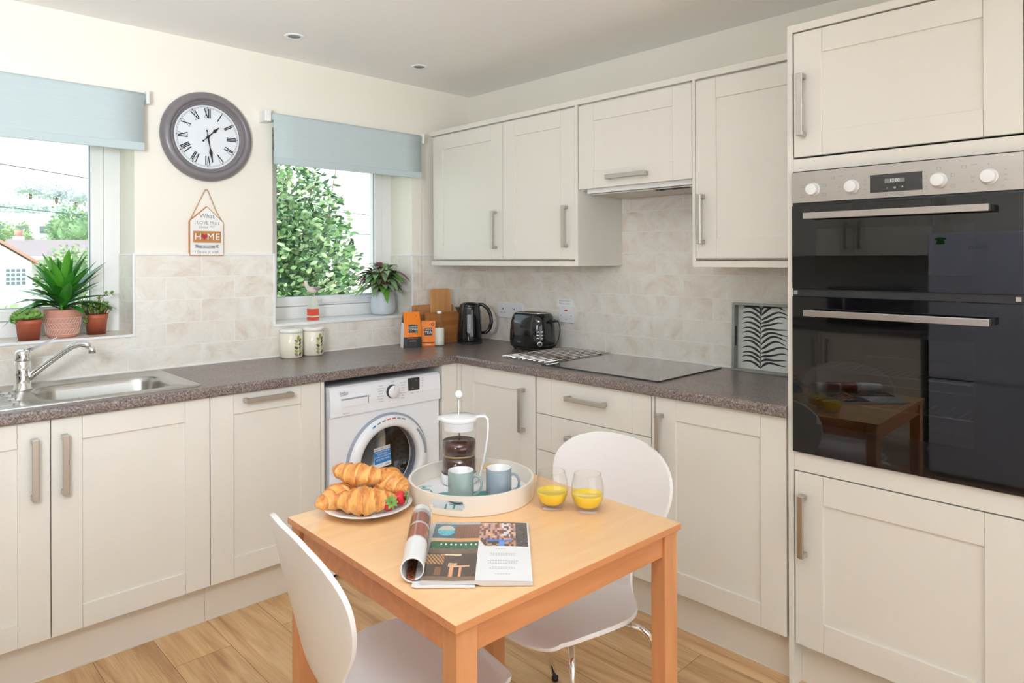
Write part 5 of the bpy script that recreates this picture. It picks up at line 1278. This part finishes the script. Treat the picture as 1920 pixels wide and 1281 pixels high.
for k in range(len(hp_) - 1): sm += [(hp_[k][0] + (hp_[k + 1][0] - hp_[k][0]) * w, hp_[k][1] + (hp_[k + 1][1] - hp_[k][1]) * w) for w in (0, .33, .66)]
sm.append(hp_[-1]); m = MB(); vs = []; w = .009; n_ = len(sm)
for i, (x, z) in enumerate(sm):
    a = sm[max(0, i - 1)]; b = sm[min(n_ - 1, i + 1)]; d = Vector((b[0] - a[0], b[1] - a[1])).normalized(); nx, nz_ = -d.y * .003, d.x * .003
    vs += [(x + nx, -w, z + nz_), (x + nx, w, z + nz_), (x - nx, w, z - nz_), (x - nx, -w, z - nz_)]
m.add(vs, [(i * 4 + j, (i + 1) * 4 + j, (i + 1) * 4 + (j + 1) % 4, i * 4 + (j + 1) % 4) for i in range(n_ - 1) for j in range(4)] + [(3, 2, 1, 0), tuple((n_ - 1) * 4 + j for j in range(4))], 0, False)
m.build('handle', 'porc', t, bevel=.0015)
m = MB().tube([(-R_ - .001, -.016, .171), (-R_ - .011, 0, .166), (-R_ - .001, .016, .171)], .0018, 8); m.build('spout', 'drinkglass', t)

def mug(x, y, lab, mat, rz):
    t = thing('coffee_mug', lab, 'mug', (x, y, TF), rz); r = .0345; h = .079
    m = MB().lathe([(0, .001), (r - .005, .001), (r - .004, 0), (r - .001, .002), (r, .006), (r, h - .001), (r - .001, h), (r - .0016, h)], n=48, mi=0); m.build('body', mat, t)
    MB().lathe([(r - .0012, h + .0002), (r - .0035, h - .001), (r - .004, .008), (r - .008, .005), (0, .005)], n=48).build('white_glaze_inside', 'porc', t)
    pts = [(r - .002, 0, .062), (r + .008, 0, .066), (r + .018, 0, .061), (r + .0235, 0, .048), (r + .020, 0, .032), (r + .010, 0, .020), (r - .002, 0, .015)]
    sm = smooth_tab([p[0] for p in pts], 20); sz = smooth_tab([p[2] for p in pts], 20)
    MB().tube([(a, 0, b) for a, b in zip(sm, sz)], .0034, 10).build('handle', mat, t)
mug(-1.600, -1.832, 'sage green mug on the tray in front of the cafetiere', 'mugg', RV - .25); mug(-1.514, -1.888, 'slate blue-grey mug on the tray beside the sage green one', 'mugb', RV - .35)

def tumbler(x, y, lab):
    t = thing('juice_glass', lab, 'glass', (x, y, TP + .0005), 0, 'stemless glasses of orange juice')
    pr = [(.0265, 0), (.0275, .003), (.034, .018), (.0395, .033), (.0420, .048), (.0415, .062), (.0385, .078), (.0350, .092), (.0343, .096)]
    MB().lathe([(0, 0)] + pr + [(.0335, .096), (.0342, .092), (.0377, .078), (.0407, .062), (.0412, .048), (.0387, .033), (.033, .019), (.026, .012), (0, .010)], n=48).build('tumbler', 'drinkglass', t)
    MB().lathe([(0, .0108), (.0255, .0125), (.0325, .0195), (.0380, .0335), (.0400, .042), (.0390, .0445), (.0382, .0438), (0, .0435)], n=48).build('orange_juice', 'juice', t)
tumbler(-1.454, -2.027, 'stemless glass of orange juice nearer the tray'); tumbler(-1.405, -2.106, 'stemless glass of orange juice nearer the right table corner')

PX, PY = -1.805, -1.702
t = thing('side_plate', 'white side plate holding the croissants and strawberries', 'plate', (PX, PY, TP + .0005))
MB().lathe([(0, .002), (.055, .002), (.058, 0), (.062, .001), (.066, .004), (.095, .012), (.113, .018), (.1145, .0195), (.113, .0205), (.094, .0155), (.068, .0075), (0, .006)], n=72).build('plate', 'porc', t)
Rv = Vector((.718, -.696, 0)); Fv = Vector((.696, .718, 0))
def croissant(lab, dR, dF, z, rz, L=.15, rmax=.029, bend=.9, tilt=0., roll=0., nrid=5, seed=1):
    p = Vector((PX, PY, TP)) + Rv * dR + Fv * dF; o = None
    n, k = 72, 28; vs = []; bake = []; rg = random.Random(seed)
    RA = L / bend
    for i in range(n + 1):
        u = i / n; s_ = (u - .5) * 2; a = s_ * bend / 2
        c = Vector((RA * math.sin(a), RA * (1 - math.cos(a)) * 1.0, 0)); tg = Vector((math.cos(a), math.sin(a), 0)); nr = Vector((-math.sin(a), math.cos(a), 0))
        env = rmax * (.86 * max(0, 1 - abs(s_) ** 2.0) ** .75 + .17 * math.exp(-(s_ / .3) ** 2)) + .0085 * (1 - abs(s_) ** 10)
        ph = abs(s_) * nrid * .62; fr = ph - math.floor(ph); step = 1 - .20 * fr ** .8 * (.35 + .65 * abs(s_))
        for j in range(k):
            t_ = 2 * PI * j / k; ph2 = abs(s_) * nrid * .62 + .14 * math.sin(t_ * 1.0 + seed); fr = ph2 - math.floor(ph2)
            st_ = 1 - .21 * fr ** .85; r = env * st_ * (1 + .05 * noise.noise(Vector((u * 9, math.cos(t_) * 1.6, seed * 3.1 + math.sin(t_) * 1.6))))
            q = c + nr * (r * math.cos(t_) * 1.04) + Vector((0, 0, 1)) * (r * math.sin(t_) * .88); vs.append(tuple(q))
            bake.append(max(0, min(1, .62 - .75 * fr + .25 * math.sin(t_) + .15 * (abs(s_) ** 3) + .25 * noise.noise(Vector((u * 14, t_, seed))))))
    fs = [(i * k + j, i * k + (j + 1) % k, (i + 1) * k + (j + 1) % k, (i + 1) * k + j) for i in range(n) for j in range(k)] + [tuple(range(k)), tuple(n * k + j for j in range(k - 1, -1, -1))]
    me = bpy.data.meshes.new('croissant'); me.from_pydata(vs, [], fs); me.materials.append(M['croissant'])
    at = me.attributes.new('bake', 'FLOAT', 'POINT'); at.data.foreach_set('value', bake); me.polygons.foreach_set('use_smooth', [True] * len(fs)); me.update()
    o = bpy.data.objects.new('croissant', me); COL.objects.link(o); o.location = (p.x, p.y, TP + z); o.rotation_euler = (roll, tilt, rz)
    md = o.modifiers.new('sub', 'SUBSURF'); md.levels = md.render_levels = 1
    return tag(o, lab, 'croissant', 'croissants heaped on the plate')
croissant('large croissant lying lowest in the heap, along the plate rim facing the chair back', .000, -.046, .0385, RV + .05, .168, .033, .75, 0, .25, seed=1)
croissant('croissant pointing tip first over the plate rim, furthest from the strawberries', -.075, -.005, .036, RV + 1.15, .150, .031, .8, 0, .0, seed=2)
croissant('croissant resting on top of the other three', -.028, .024, .083, RV - .12, .165, .027, .9, .10, .2, seed=3)
croissant('plump croissant on the side of the heap nearest the cafetiere', .045, .048, .056, RV - .65, .135, .037, .9, .1, .0, seed=4)
def strawberry(lab, dR, dF, z, rz, tilt, r=.017):
    p = Vector((PX, PY, 0)) + Rv * dR + Fv * dF; t = thing('strawberry', lab, 'fruit', (p.x, p.y, TP + z), rz, 'strawberries on the plate'); t.rotation_euler = (0, tilt, rz)
    MB().lathe([(0, -.020), (r * .35, -.0185), (r * .7, -.012), (r * .95, -.002), (r, .006), (r * .85, .013), (r * .45, .0165), (0, .0165)], n=28).build('berry', 'sberry', t)
    m = MB()
    for k in range(9):
        a = 2 * PI * k / 9; leaf(m, (.002 * math.cos(a), .002 * math.sin(a), .0168), (math.cos(a), math.sin(a), .35 + .3 * (k % 2)), .019, .0085, .35, 4, 0, .2)
    m.tube([(0, 0, .016), (.002, 0, .026)], .0013, 6); m.build('calyx', 'calyx', t)
strawberry('red strawberry lying on its side at the rim of the plate nearest the tray', .083, -.012, .034, RV, 1.35)
strawberry('strawberry touching the large lowest croissant, showing its leafy green top', .062, -.045, .030, RV - .9, 1.0, .0165)

# ------------------------------------------------------------------ west side of the kitchen (seen mirrored in the oven doors)
t = thing('base_cabinet', 'ivory base cabinet under the draining board end of the window wall', 'cabinet', (-3.405, 0, 0)); carcass(t, .6)
for x, y in ((.06, -.47), (.54, -.47), (.06, -.1), (.54, -.1)): MB().lathe([(0, 0), (.025, 0), (.018, .01), (.018, .15), (0, .15)], (x, y, 0), 12).build('leg', 'blackmat', t)
d = MB(); shaker(d, .002, .598, .151, .865, YF); d = d.build('door', 'cab', t, bevel=.0012); handle(d, .055, .714, YF)
t = thing('base_cabinet', 'ivory two-door base cabinet under the microwave, mirrored in the oven', 'cabinet', (WX, -1.905, 0), RW); carcass(t, 1.27)
for x0, x1, hx in ((.004, .634, .59), (.637, 1.268, .68)): d = MB(); shaker(d, x0, x1, .151, .865, YF); d = d.build('door', 'cab', t, bevel=.0012); handle(d, hx, .714, YF)
tag(MB().box(WX + .52, WX + .535, -1.903, -.612, 0, .149).build('plinth', 'plinth'), 'ivory plinth board under the microwave cabinet, mirrored in the oven', 'plinth')
tag(MB().box(WX + .001, WX + .605, -1.91, -.612, .867, .905).build('worktop', 'worktop', bevel=.006), 'speckled brown worktop under the microwave on the left wall', 'worktop')
t = thing('wall_cabinet', 'ivory two-door wall cabinet above the microwave, mirrored in the oven', 'cabinet', (WX, -1.905, 1.40), RW)
m = MB(); m.box(.001, .018, -.32, -.002, 0, .72); m.box(1.25, 1.268, -.32, -.002, 0, .72); m.box(.018, 1.25, -.32, -.002, 0, .018); m.box(.018, 1.25, -.32, -.002, .702, .72); m.build('carcass', 'cab', t)
for x0, x1, hx in ((.004, .50, .455), (.503, 1.268, .55)): d = MB(); shaker(d, x0, x1, .003, .717, -.34); d = d.build('door', 'cab', t, bevel=.0012); handle(d, hx, .15, -.34)
t = thing('microwave', 'black microwave oven on the left worktop, mirrored in the oven door', 'microwave', (WX + .30, -1.50, ZC), RW)
MB().box(-.23, .23, -.18, .18, .008, .27).build('case', 'black', t, bevel=.006); MB().box(-.22, .12, -.186, -.18, .02, .26).build('door', 'ovenglass', t, bevel=.002); MB().tube([(.105, -.205, .05), (.105, -.205, .23)], .006, 10).tube([(.105, -.205, .06), (.105, -.184, .06)], .004, 8).tube([(.105, -.205, .22), (.105, -.184, .22)], .004, 8).build('handle', 'steel', t)
m = MB()
for x in (-.2, .2):
    for y in (-.14, .14): MB().lathe([(0, 0), (.012, 0), (.012, .008), (0, .008)], (x, y, 0), 12).build('foot', 'blackmat', t)
t = thing('fridge_freezer', 'tall pale fridge freezer with a green telephone sticker, mirrored in the oven', 'fridge', (WX + .33, -2.24, 0), RW)
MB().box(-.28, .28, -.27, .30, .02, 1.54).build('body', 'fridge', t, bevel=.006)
for z0, z1, hz in ((.03, .618, .56), (.628, 1.54, .70)):
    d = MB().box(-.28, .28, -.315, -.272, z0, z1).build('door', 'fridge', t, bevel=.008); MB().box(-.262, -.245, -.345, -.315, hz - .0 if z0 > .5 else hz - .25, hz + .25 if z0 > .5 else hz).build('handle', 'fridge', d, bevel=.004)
m = MB(); F_ = lambda x, z: basis((x, -.3158, z), (1, 0, 0), (0, 0, 1), (0, -1, 0)); m.text('beko', .05, F_(.01, 1.452)); m.build('badge', 'greyink', t)
m = MB(); m.prism([(-.05, 0), (.05, 0), (.04, .04), (.02, .055), (-.02, .055), (-.04, .04)], 'xz', -.3162, -.3152, T=T((.21, 0, 1.47), s=1.0) @ Matrix.Translation((0, -.1422, 0)) @ Matrix.Diagonal((.5, .55, .5, 1))); m.prism([(-.06, .055), (-.03, .045), (.03, .045), (.06, .055), (.06, .075), (.03, .085), (-.03, .085), (-.06, .075)], 'xz', -.3162, -.3152, T=T((.21, 0, 1.47), s=1.0) @ Matrix.Translation((0, -.1422, 0)) @ Matrix.Diagonal((.5, .55, .5, 1))); m.build('telephone_sticker', 'stamp', t)
m = MB()
for x in (-.24, .24):
    for y in (-.22, .25): MB().lathe([(0, 0), (.018, 0), (.018, .02), (0, .02)], (x, y, 0), 12).build('foot', 'blackmat', t)
# ------------------------------------------------------------------ outdoors
def terr(x, y):
    pts = [(-2, -.9), (6, -1.2), (14, -1.6), (25, -.9), (40, .6), (60, 3.0), (80, 5.2), (120, 8.4), (150, 11.5), (230, 12.5)]
    for (a, za), (b, zb) in zip(pts[:-1], pts[1:]):
        if y <= b: z = za + (zb - za) * (y - a) / (b - a); break
    else: z = pts[-1][1]
    return z + .3 * noise.noise(Vector((x * .05, y * .05, 0))) * min(3, y * .05)
m = MB(); m.grid(lambda u, v: ((u - .35) * 160 * (.15 + v), .45 + 210 * v ** 2, terr((u - .35) * 160 * (.15 + v), .45 + 210 * v ** 2)), 40, 50)
o = m.build('ground', 'grass'); o['kind'] = 'structure'
def crown(m, c, rx, ry, rz, n=16, seed=0, mi=0):
    rg = random.Random(seed)
    for i in range(n):
        a = rg.random() * 2 * PI; e = rg.uniform(-.5, 1); q = rg.random() ** .5 * .72
        p = (c[0] + rx * q * math.cos(a), c[1] + ry * q * math.sin(a), c[2] + rz * e * .6); s_ = .36 + .2 * rg.random()
        k0 = len(m.v); m.ell(p, rx * s_, ry * s_, rz * s_ * .9, 18, 11, mi)
        for k in range(k0, len(m.v)):
            v = Vector(m.v[k]); d = (v - Vector(p)); f = 1 + .35 * noise.noise(v * (2.2 / rx)) + .22 * noise.noise(v * (6. / rx)); m.v[k] = tuple(Vector(p) + d * f)
def tree(x, y, zt, rx, rz, mat, lab, seed, grp=None):
    zg = terr(x, y); t = thing('tree', lab, 'tree', (x, y, zg), 0, grp)
    m = MB(); far = y > 90; crown(m, (0, 0, zt - zg - rz), rx * (.6 if far else .8), rx * .6, rz * (.5 if far else .8), 12, seed); rg_ = random.Random(seed + 500); cz = zt - zg - rz
    for i in range(900 if far else 1100):
        a = rg_.random() * 2 * PI; w_ = rg_.uniform(-.75, 1); s_ = math.sqrt(max(0, 1 - w_ * w_)); n_ = Vector((s_ * math.cos(a), s_ * math.sin(a), w_)); q = (.55 + .5 * rg_.random()) * (1 + .45 * noise.noise(n_ * 2.2 + Vector((seed, 0, 0))))
        p = Vector((rx * q * n_.x, rx * .8 * q * n_.y, cz + rz * q * n_.z)); d = n_ + Vector((rg_.uniform(-1, 1), rg_.uniform(-1, 1), rg_.uniform(-1, 1))) * .8; L = rx * rg_.uniform(.07, .14) * (1.1 if far else 1.25)
        leaf(m, p, d, L, L * (.4 if far else .65), .2, 2, 0, .2, Vector((rg_.uniform(-1, 1), rg_.uniform(-1, 1), rg_.uniform(-.3, 1))).normalized())
    m.build('foliage', mat, t)
    MB().tube([(0, 0, -.2), (.1, 0, max(.3, zt - zg - rz))], rx * .08, 8).build('trunk', 'stem', t)
for i, (x, z, r, rz, mat, lab) in enumerate(((.2, 4.1, 1.9, 1.6, 'treegreen', 'dark green tree at the left edge of the wide window view, above the white gable'), (2.0, 3.4, 1.3, 1.1, 'treegreen2', 'yellow-green tree left of centre behind the slate roof'), (3.6, 3.5, 1.3, 1.2, 'treegreen2', 'rounded light green tree in the middle behind the slate roof'), (4.9, 4.1, 1.1, 1.5, 'treegreen', 'taller pointed green tree behind the slate roof'), (6.0, 3.5, 1.4, 1.3, 'treegreen', 'deep green tree right of the pointed one'), (7.6, 3.3, 1.5, 1.2, 'treegreen', 'green tree next to the window frame behind the slate roof'))):
    tree(x, 35 + 5 * (i % 3), z, r, rz, mat, lab, 20 + i, 'trees behind the slate roof')
rg = random.Random(9)
for i, (x, z, r, rz) in enumerate(((7.5, 17.6, 3.2, 2.6), (11.5, 15.6, 2.2, 1.9), (15, 15.8, 2.6, 2.0), (19.5, 15.5, 3.0, 2.2), (25, 16.2, 3.2, 2.4), (30, 16.6, 3.4, 2.6), (36, 14.2, 2.6, 1.6))):
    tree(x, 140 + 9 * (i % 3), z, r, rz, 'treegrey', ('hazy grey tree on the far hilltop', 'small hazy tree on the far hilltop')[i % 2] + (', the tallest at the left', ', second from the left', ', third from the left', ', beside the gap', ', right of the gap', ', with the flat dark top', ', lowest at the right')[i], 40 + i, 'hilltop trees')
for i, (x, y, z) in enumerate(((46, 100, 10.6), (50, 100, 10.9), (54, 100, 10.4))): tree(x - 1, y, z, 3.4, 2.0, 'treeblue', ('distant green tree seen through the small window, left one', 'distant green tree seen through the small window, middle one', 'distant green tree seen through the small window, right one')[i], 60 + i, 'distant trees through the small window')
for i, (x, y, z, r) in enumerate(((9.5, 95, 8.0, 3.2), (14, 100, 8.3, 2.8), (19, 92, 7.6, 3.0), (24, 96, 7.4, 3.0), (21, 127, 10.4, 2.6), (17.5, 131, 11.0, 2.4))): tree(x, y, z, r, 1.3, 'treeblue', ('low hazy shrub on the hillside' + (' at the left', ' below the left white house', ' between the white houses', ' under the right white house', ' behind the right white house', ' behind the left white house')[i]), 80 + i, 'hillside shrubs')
def far_house(x, y, w, zt, lab, h=3.0):
    zg = terr(x, y) - .4; t = thing('white_bungalow', lab, 'house', (x, y, zg)); H = zt - zg
    MB().box(-w / 2, w / 2, -2.5, 2.5, 0, H * .72).build('wall', 'render', t)
    MB().prism([(-w / 2 - .2, H * .7), (w / 2 + .2, H * .7), (w / 2 - .6, H), (-w / 2 + .6, H)], 'xz', -2.7, 2.7).build('roof', 'render', t)
    for k in range(3): MB().box(-w / 2 + w * (.2 + .3 * k) - .4, -w / 2 + w * (.2 + .3 * k) + .4, -2.56, -2.5, H * .3, H * .55).build('window', 'winpane', t)
far_house(15.6, 118, 6.5, 10.3, 'white hillside bungalow at the left of the view, its top half above the wire'); far_house(26.0, 112, 7.5, 9.1, 'long white hillside bungalow at the right beneath the hilltop trees'); far_house(6.5, 62, 5.0, 5.0, 'low white building on the hillside behind the green trees')
# slate roofed bungalow
t = thing('bungalow', 'bungalow with a long brown slate roof seen behind the potted plants', 'house', (3.0, 26, -1.2))
MB().box(-1.8, 3.2, -1.5, 1.5, 0, 2.75).build('wall', 'stone', t)
m = MB(); m.prism([(-1.9, 2.7), (-1.9 + .0, 2.75), (0, 3.35), (1.9, 2.75), (1.9, 2.7)], 'yz', -1.9, 3.5); m.build('roof', 'slate', t)
MB().box(-1.95, 3.55, -1.98, -1.9, 2.62, 2.74).build('gutter', 'render', t)
MB().box(-1.70, -1.40, -.15, .15, 3.0, 3.45).build('chimney', 'stone', t); MB().lathe([(0, 3.45), (.10, 3.45), (.13, 3.66), (0, 3.66)], (-1.55, 0, 0), 12).build('chimney_pot', 'roofred', t)
# white gable house
t = thing('white_gabled_house', 'white rendered house with a red-tiled sloping verge at the left of the view', 'house', (-1.3, 15, -1.7))
MB().prism([(-1.5, 0), (1.40, 0), (1.40, 3.05), (0, 4.02), (-1.5, 3.0)], 'xz', 0, 5).build('wall', 'render', t)
MB().prism([(1.50, 3.02), (0, 4.06), (-1.6, 2.98), (-1.6, 3.05), (0, 4.13), (1.50, 3.08)], 'xz', -.12, 5.1).build('roof', 'roofred', t)
w_ = MB().box(.88, 1.32, -.06, .0, 2.52, 2.96).build('window', 'upvc', t)
m = MB()
for i in range(4):
    for j in range(4): m.box(.93 + i * .093, .995 + i * .093, -.07, -.06, 2.565 + j * .093, 2.63 + j * .093)
m.build('pane', 'winpane', w_)
MB().box(-.4, 1.41, -.05, -.0, 2.1, 2.14).build('string_course', 'stone', t)
tag(MB().tube([(-4, 8.0, 2.99), (-1.345, 8.0, 2.677), (-.29, 8.0, 2.56), (2.0, 8.0, 2.36), (5, 8, 2.2)], .006, 6).build('overhead_wire', 'wire'), 'upper overhead wire crossing the sky outside the wide window', 'wire')
tag(MB().tube([(-4, 8.0, 2.24), (-1.345, 8.0, 2.105), (-.45, 8.0, 2.04), (1.5, 8.0, 1.93), (5, 8, 1.85)], .006, 6).build('overhead_wire', 'wire'), 'lower overhead wire crossing in front of the hilltop trees', 'wire')
def shrub(name, lab, c, r, n, mats, seed, L=.06, base=None, core='bushD', grp=None, brn=14, wts=(.55, .3, .15), shell=.55):
    rg = random.Random(seed); t = thing(name, lab, 'shrub', (c[0], c[1], base), 0, grp); O = (c[0], c[1], base)
    m = MB()
    for i in range(n):
        a = rg.random() * 2 * PI; z = rg.uniform(-1, 1); q = (shell + (1 - shell) * rg.random()) * (1 + .16 * noise.noise(Vector((math.cos(a) * 2, math.sin(a) * 2, z * 2 + seed)))); s_ = math.sqrt(1 - z * z)
        p = Vector((c[0] + r[0] * q * s_ * math.cos(a), c[1] + r[1] * q * s_ * math.sin(a), c[2] + r[2] * q * z))
        if p.z < base or p.y < .75: continue
        d = Vector((s_ * math.cos(a) + rg.uniform(-.9, .9), s_ * math.sin(a) + rg.uniform(-.9, .9), rg.uniform(-.4, .8)))
        x = rg.random(); mi = 0 if x < wts[0] else (1 if x < wts[0] + wts[1] else 2)
        up_ = Vector((rg.uniform(-1, 1), rg.uniform(-1, .3), rg.uniform(-.4, 1))).normalized(); leaf(m, p, d, L * rg.uniform(.7, 1.25), L * .5, .18, 4, mi, .22, up_)
    m.build('foliage', mats, t, off=O)
    m = MB()
    for i in range(brn):
        a = rg.random() * 2 * PI; tip = Vector((c[0] + r[0] * .9 * math.cos(a) * rg.random(), c[1] + r[1] * .9 * math.sin(a) * rg.random(), c[2] + r[2] * rg.uniform(0, .95))); b = Vector((c[0], c[1], base))
        md_ = b.lerp(tip, .5) + Vector((rg.uniform(-.1, .1), rg.uniform(-.1, .1), 0)); m.tube([b, b.lerp(md_, .5), md_, md_.lerp(tip, .6) + Vector((rg.uniform(-.05, .05), 0, 0)), tip], [.018, .014, .01, .007, .003], 6)
    m.build('branches', 'branch', t, off=O)
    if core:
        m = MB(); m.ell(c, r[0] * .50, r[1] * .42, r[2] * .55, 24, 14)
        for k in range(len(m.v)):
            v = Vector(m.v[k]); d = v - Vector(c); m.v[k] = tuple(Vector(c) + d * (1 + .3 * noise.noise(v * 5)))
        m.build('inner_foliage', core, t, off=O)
    return t
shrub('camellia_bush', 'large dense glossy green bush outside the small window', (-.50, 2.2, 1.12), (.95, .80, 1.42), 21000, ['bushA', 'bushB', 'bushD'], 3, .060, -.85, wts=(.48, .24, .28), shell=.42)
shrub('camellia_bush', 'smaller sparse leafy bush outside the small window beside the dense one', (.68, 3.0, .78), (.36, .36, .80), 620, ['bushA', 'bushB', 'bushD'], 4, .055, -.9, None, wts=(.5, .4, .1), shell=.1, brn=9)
m = MB(); m.grid(lambda u, v: (-.2 + 4.2 * u, 3.4 + 2.6 * v, -.6 + 2.0 * min(1, v * 1.3) + .2 * noise.noise(Vector((u * 5, v * 5, 2)))), 30, 20); tag(m.build('grass_bank', 'drygrass'), 'pale dry grass bank behind the bush outside the small window', 'bank')
shrub('garden_shrub', 'yellow-green shrub low outside the wide window behind the potted plants', (-1.35, 6.3, .15), (.85, .6, .72), 1500, ['treegreen2', 'bushB', 'treegreen2'], 8, .085, -1.2, 'treegreen2', wts=(.5, .4, .1))
shrub('garden_shrub', 'light green shrub in front of the slate roof', (1.1, 16, 1.0), (.75, .6, .75), 1300, ['treegreen', 'treegreen2', 'bushA'], 10, .12, -1.6, 'treegreen', wts=(.4, .5, .1))

# ------------------------------------------------------------------ light, sky, camera
w = bpy.data.worlds.new('overcast_sky'); sc.world = w; w.use_nodes = True; nt = w.node_tree; nt.nodes.clear()
out = nt.nodes.new('ShaderNodeOutputWorld'); bg = nt.nodes.new('ShaderNodeBackground'); tc = nt.nodes.new('ShaderNodeTexCoord'); sp = nt.nodes.new('ShaderNodeSeparateXYZ'); rp = nt.nodes.new('ShaderNodeValToRGB')
nt.links.new(tc.outputs['Generated'], sp.inputs[0]); nt.links.new(sp.outputs['Z'], rp.inputs[0])
e = rp.color_ramp.elements; e[0].position = 0.; e[0].color = (1, 1, 1, 1); e[1].position = .5; e[1].color = (.62, .82, 1., 1); x = e.new(.12); x.color = (.97, .99, 1, 1); x = e.new(.2); x.color = (.86, .95, 1, 1)
nt.links.new(rp.outputs[0], bg.inputs['Color']); bg.inputs['Strength'].default_value = WORLD; nt.links.new(bg.outputs[0], out.inputs[0])
def light(name, typ, loc, rot, energy, col=(1, 1, 1), **kw):
    l = bpy.data.lights.new(name, typ); l.energy = energy; l.color = col
    for k, v in kw.items(): setattr(l, k, v)
    o = bpy.data.objects.new(name, l); COL.objects.link(o); o.location = loc; o.rotation_euler = rot; return o
light('sun', 'SUN', (-20, -5, 30), Vector((1, .38, -1.0)).to_track_quat('-Z', 'Y').to_euler(), SUN, (1, .97, .92), angle=.12)
light('bounced_flash', 'AREA', (-3.05, -2.35, 1.62), (Vector((-2.0, -.55, 2.42)) - Vector((-3.05, -2.35, 1.62))).to_track_quat('-Z', 'Y').to_euler(), FLASH, LC, shape='DISK', size=.45, spread=2.3)
light('ceiling_fill', 'AREA', (-2.4, -2.9, 1.75), (PI, 0, 0), UPL, LC, shape='DISK', size=.4, spread=1.9)  # second up-light, added to brighten the ceiling
light('added_rear_fill', 'AREA', ((SO[0] + SO[1]) / 2, SY - .3, (SO[2] + SO[3]) / 2), (PI / 2, 0, 0), REAR_FILL, LC, shape='RECTANGLE', size=SO[1] - SO[0], size_y=SO[3] - SO[2])  # added fill light shining in through the assumed rear window

FPX, YAW, CYP, ROLL = 1277.8, math.radians(45.894), 486.6, math.radians(-.1818)
cam = bpy.data.cameras.new('camera'); cam.sensor_width = 36; cam.sensor_fit = 'HORIZONTAL'; cam.lens = FPX / 1920 * 36; cam.shift_y = -(640.5 - CYP) / 1920; cam.clip_start = .05; cam.clip_end = 600
co = bpy.data.objects.new('camera', cam); COL.objects.link(co)
F3 = Vector((math.cos(YAW), math.sin(YAW), 0)); R3 = Vector((math.sin(YAW), -math.cos(YAW), 0)); U3 = Vector((0, 0, 1)); cr, sr = math.cos(ROLL), math.sin(ROLL)
co.matrix_world = basis((-2.765, -3.2325, 1.383), R3 * cr + U3 * sr, -R3 * sr + U3 * cr, -F3)
sc.camera = co
vs_ = sc.view_settings; vs_.view_transform = 'Standard'; vs_.look = 'None'; vs_.gamma = 1; vs_.use_curve_mapping = False; vs_.exposure = EXPO
sc.cycles.use_denoising = True; sc.cycles.use_adaptive_sampling = True; sc.cycles.adaptive_threshold = .015; sc.cycles.max_bounces = 10; sc.cycles.diffuse_bounces = 5; sc.cycles.glossy_bounces = 5; sc.cycles.transparent_max_bounces = 16; sc.cycles.caustics_reflective = False; sc.cycles.caustics_refractive = False; sc.cycles.sample_clamp_indirect = 8
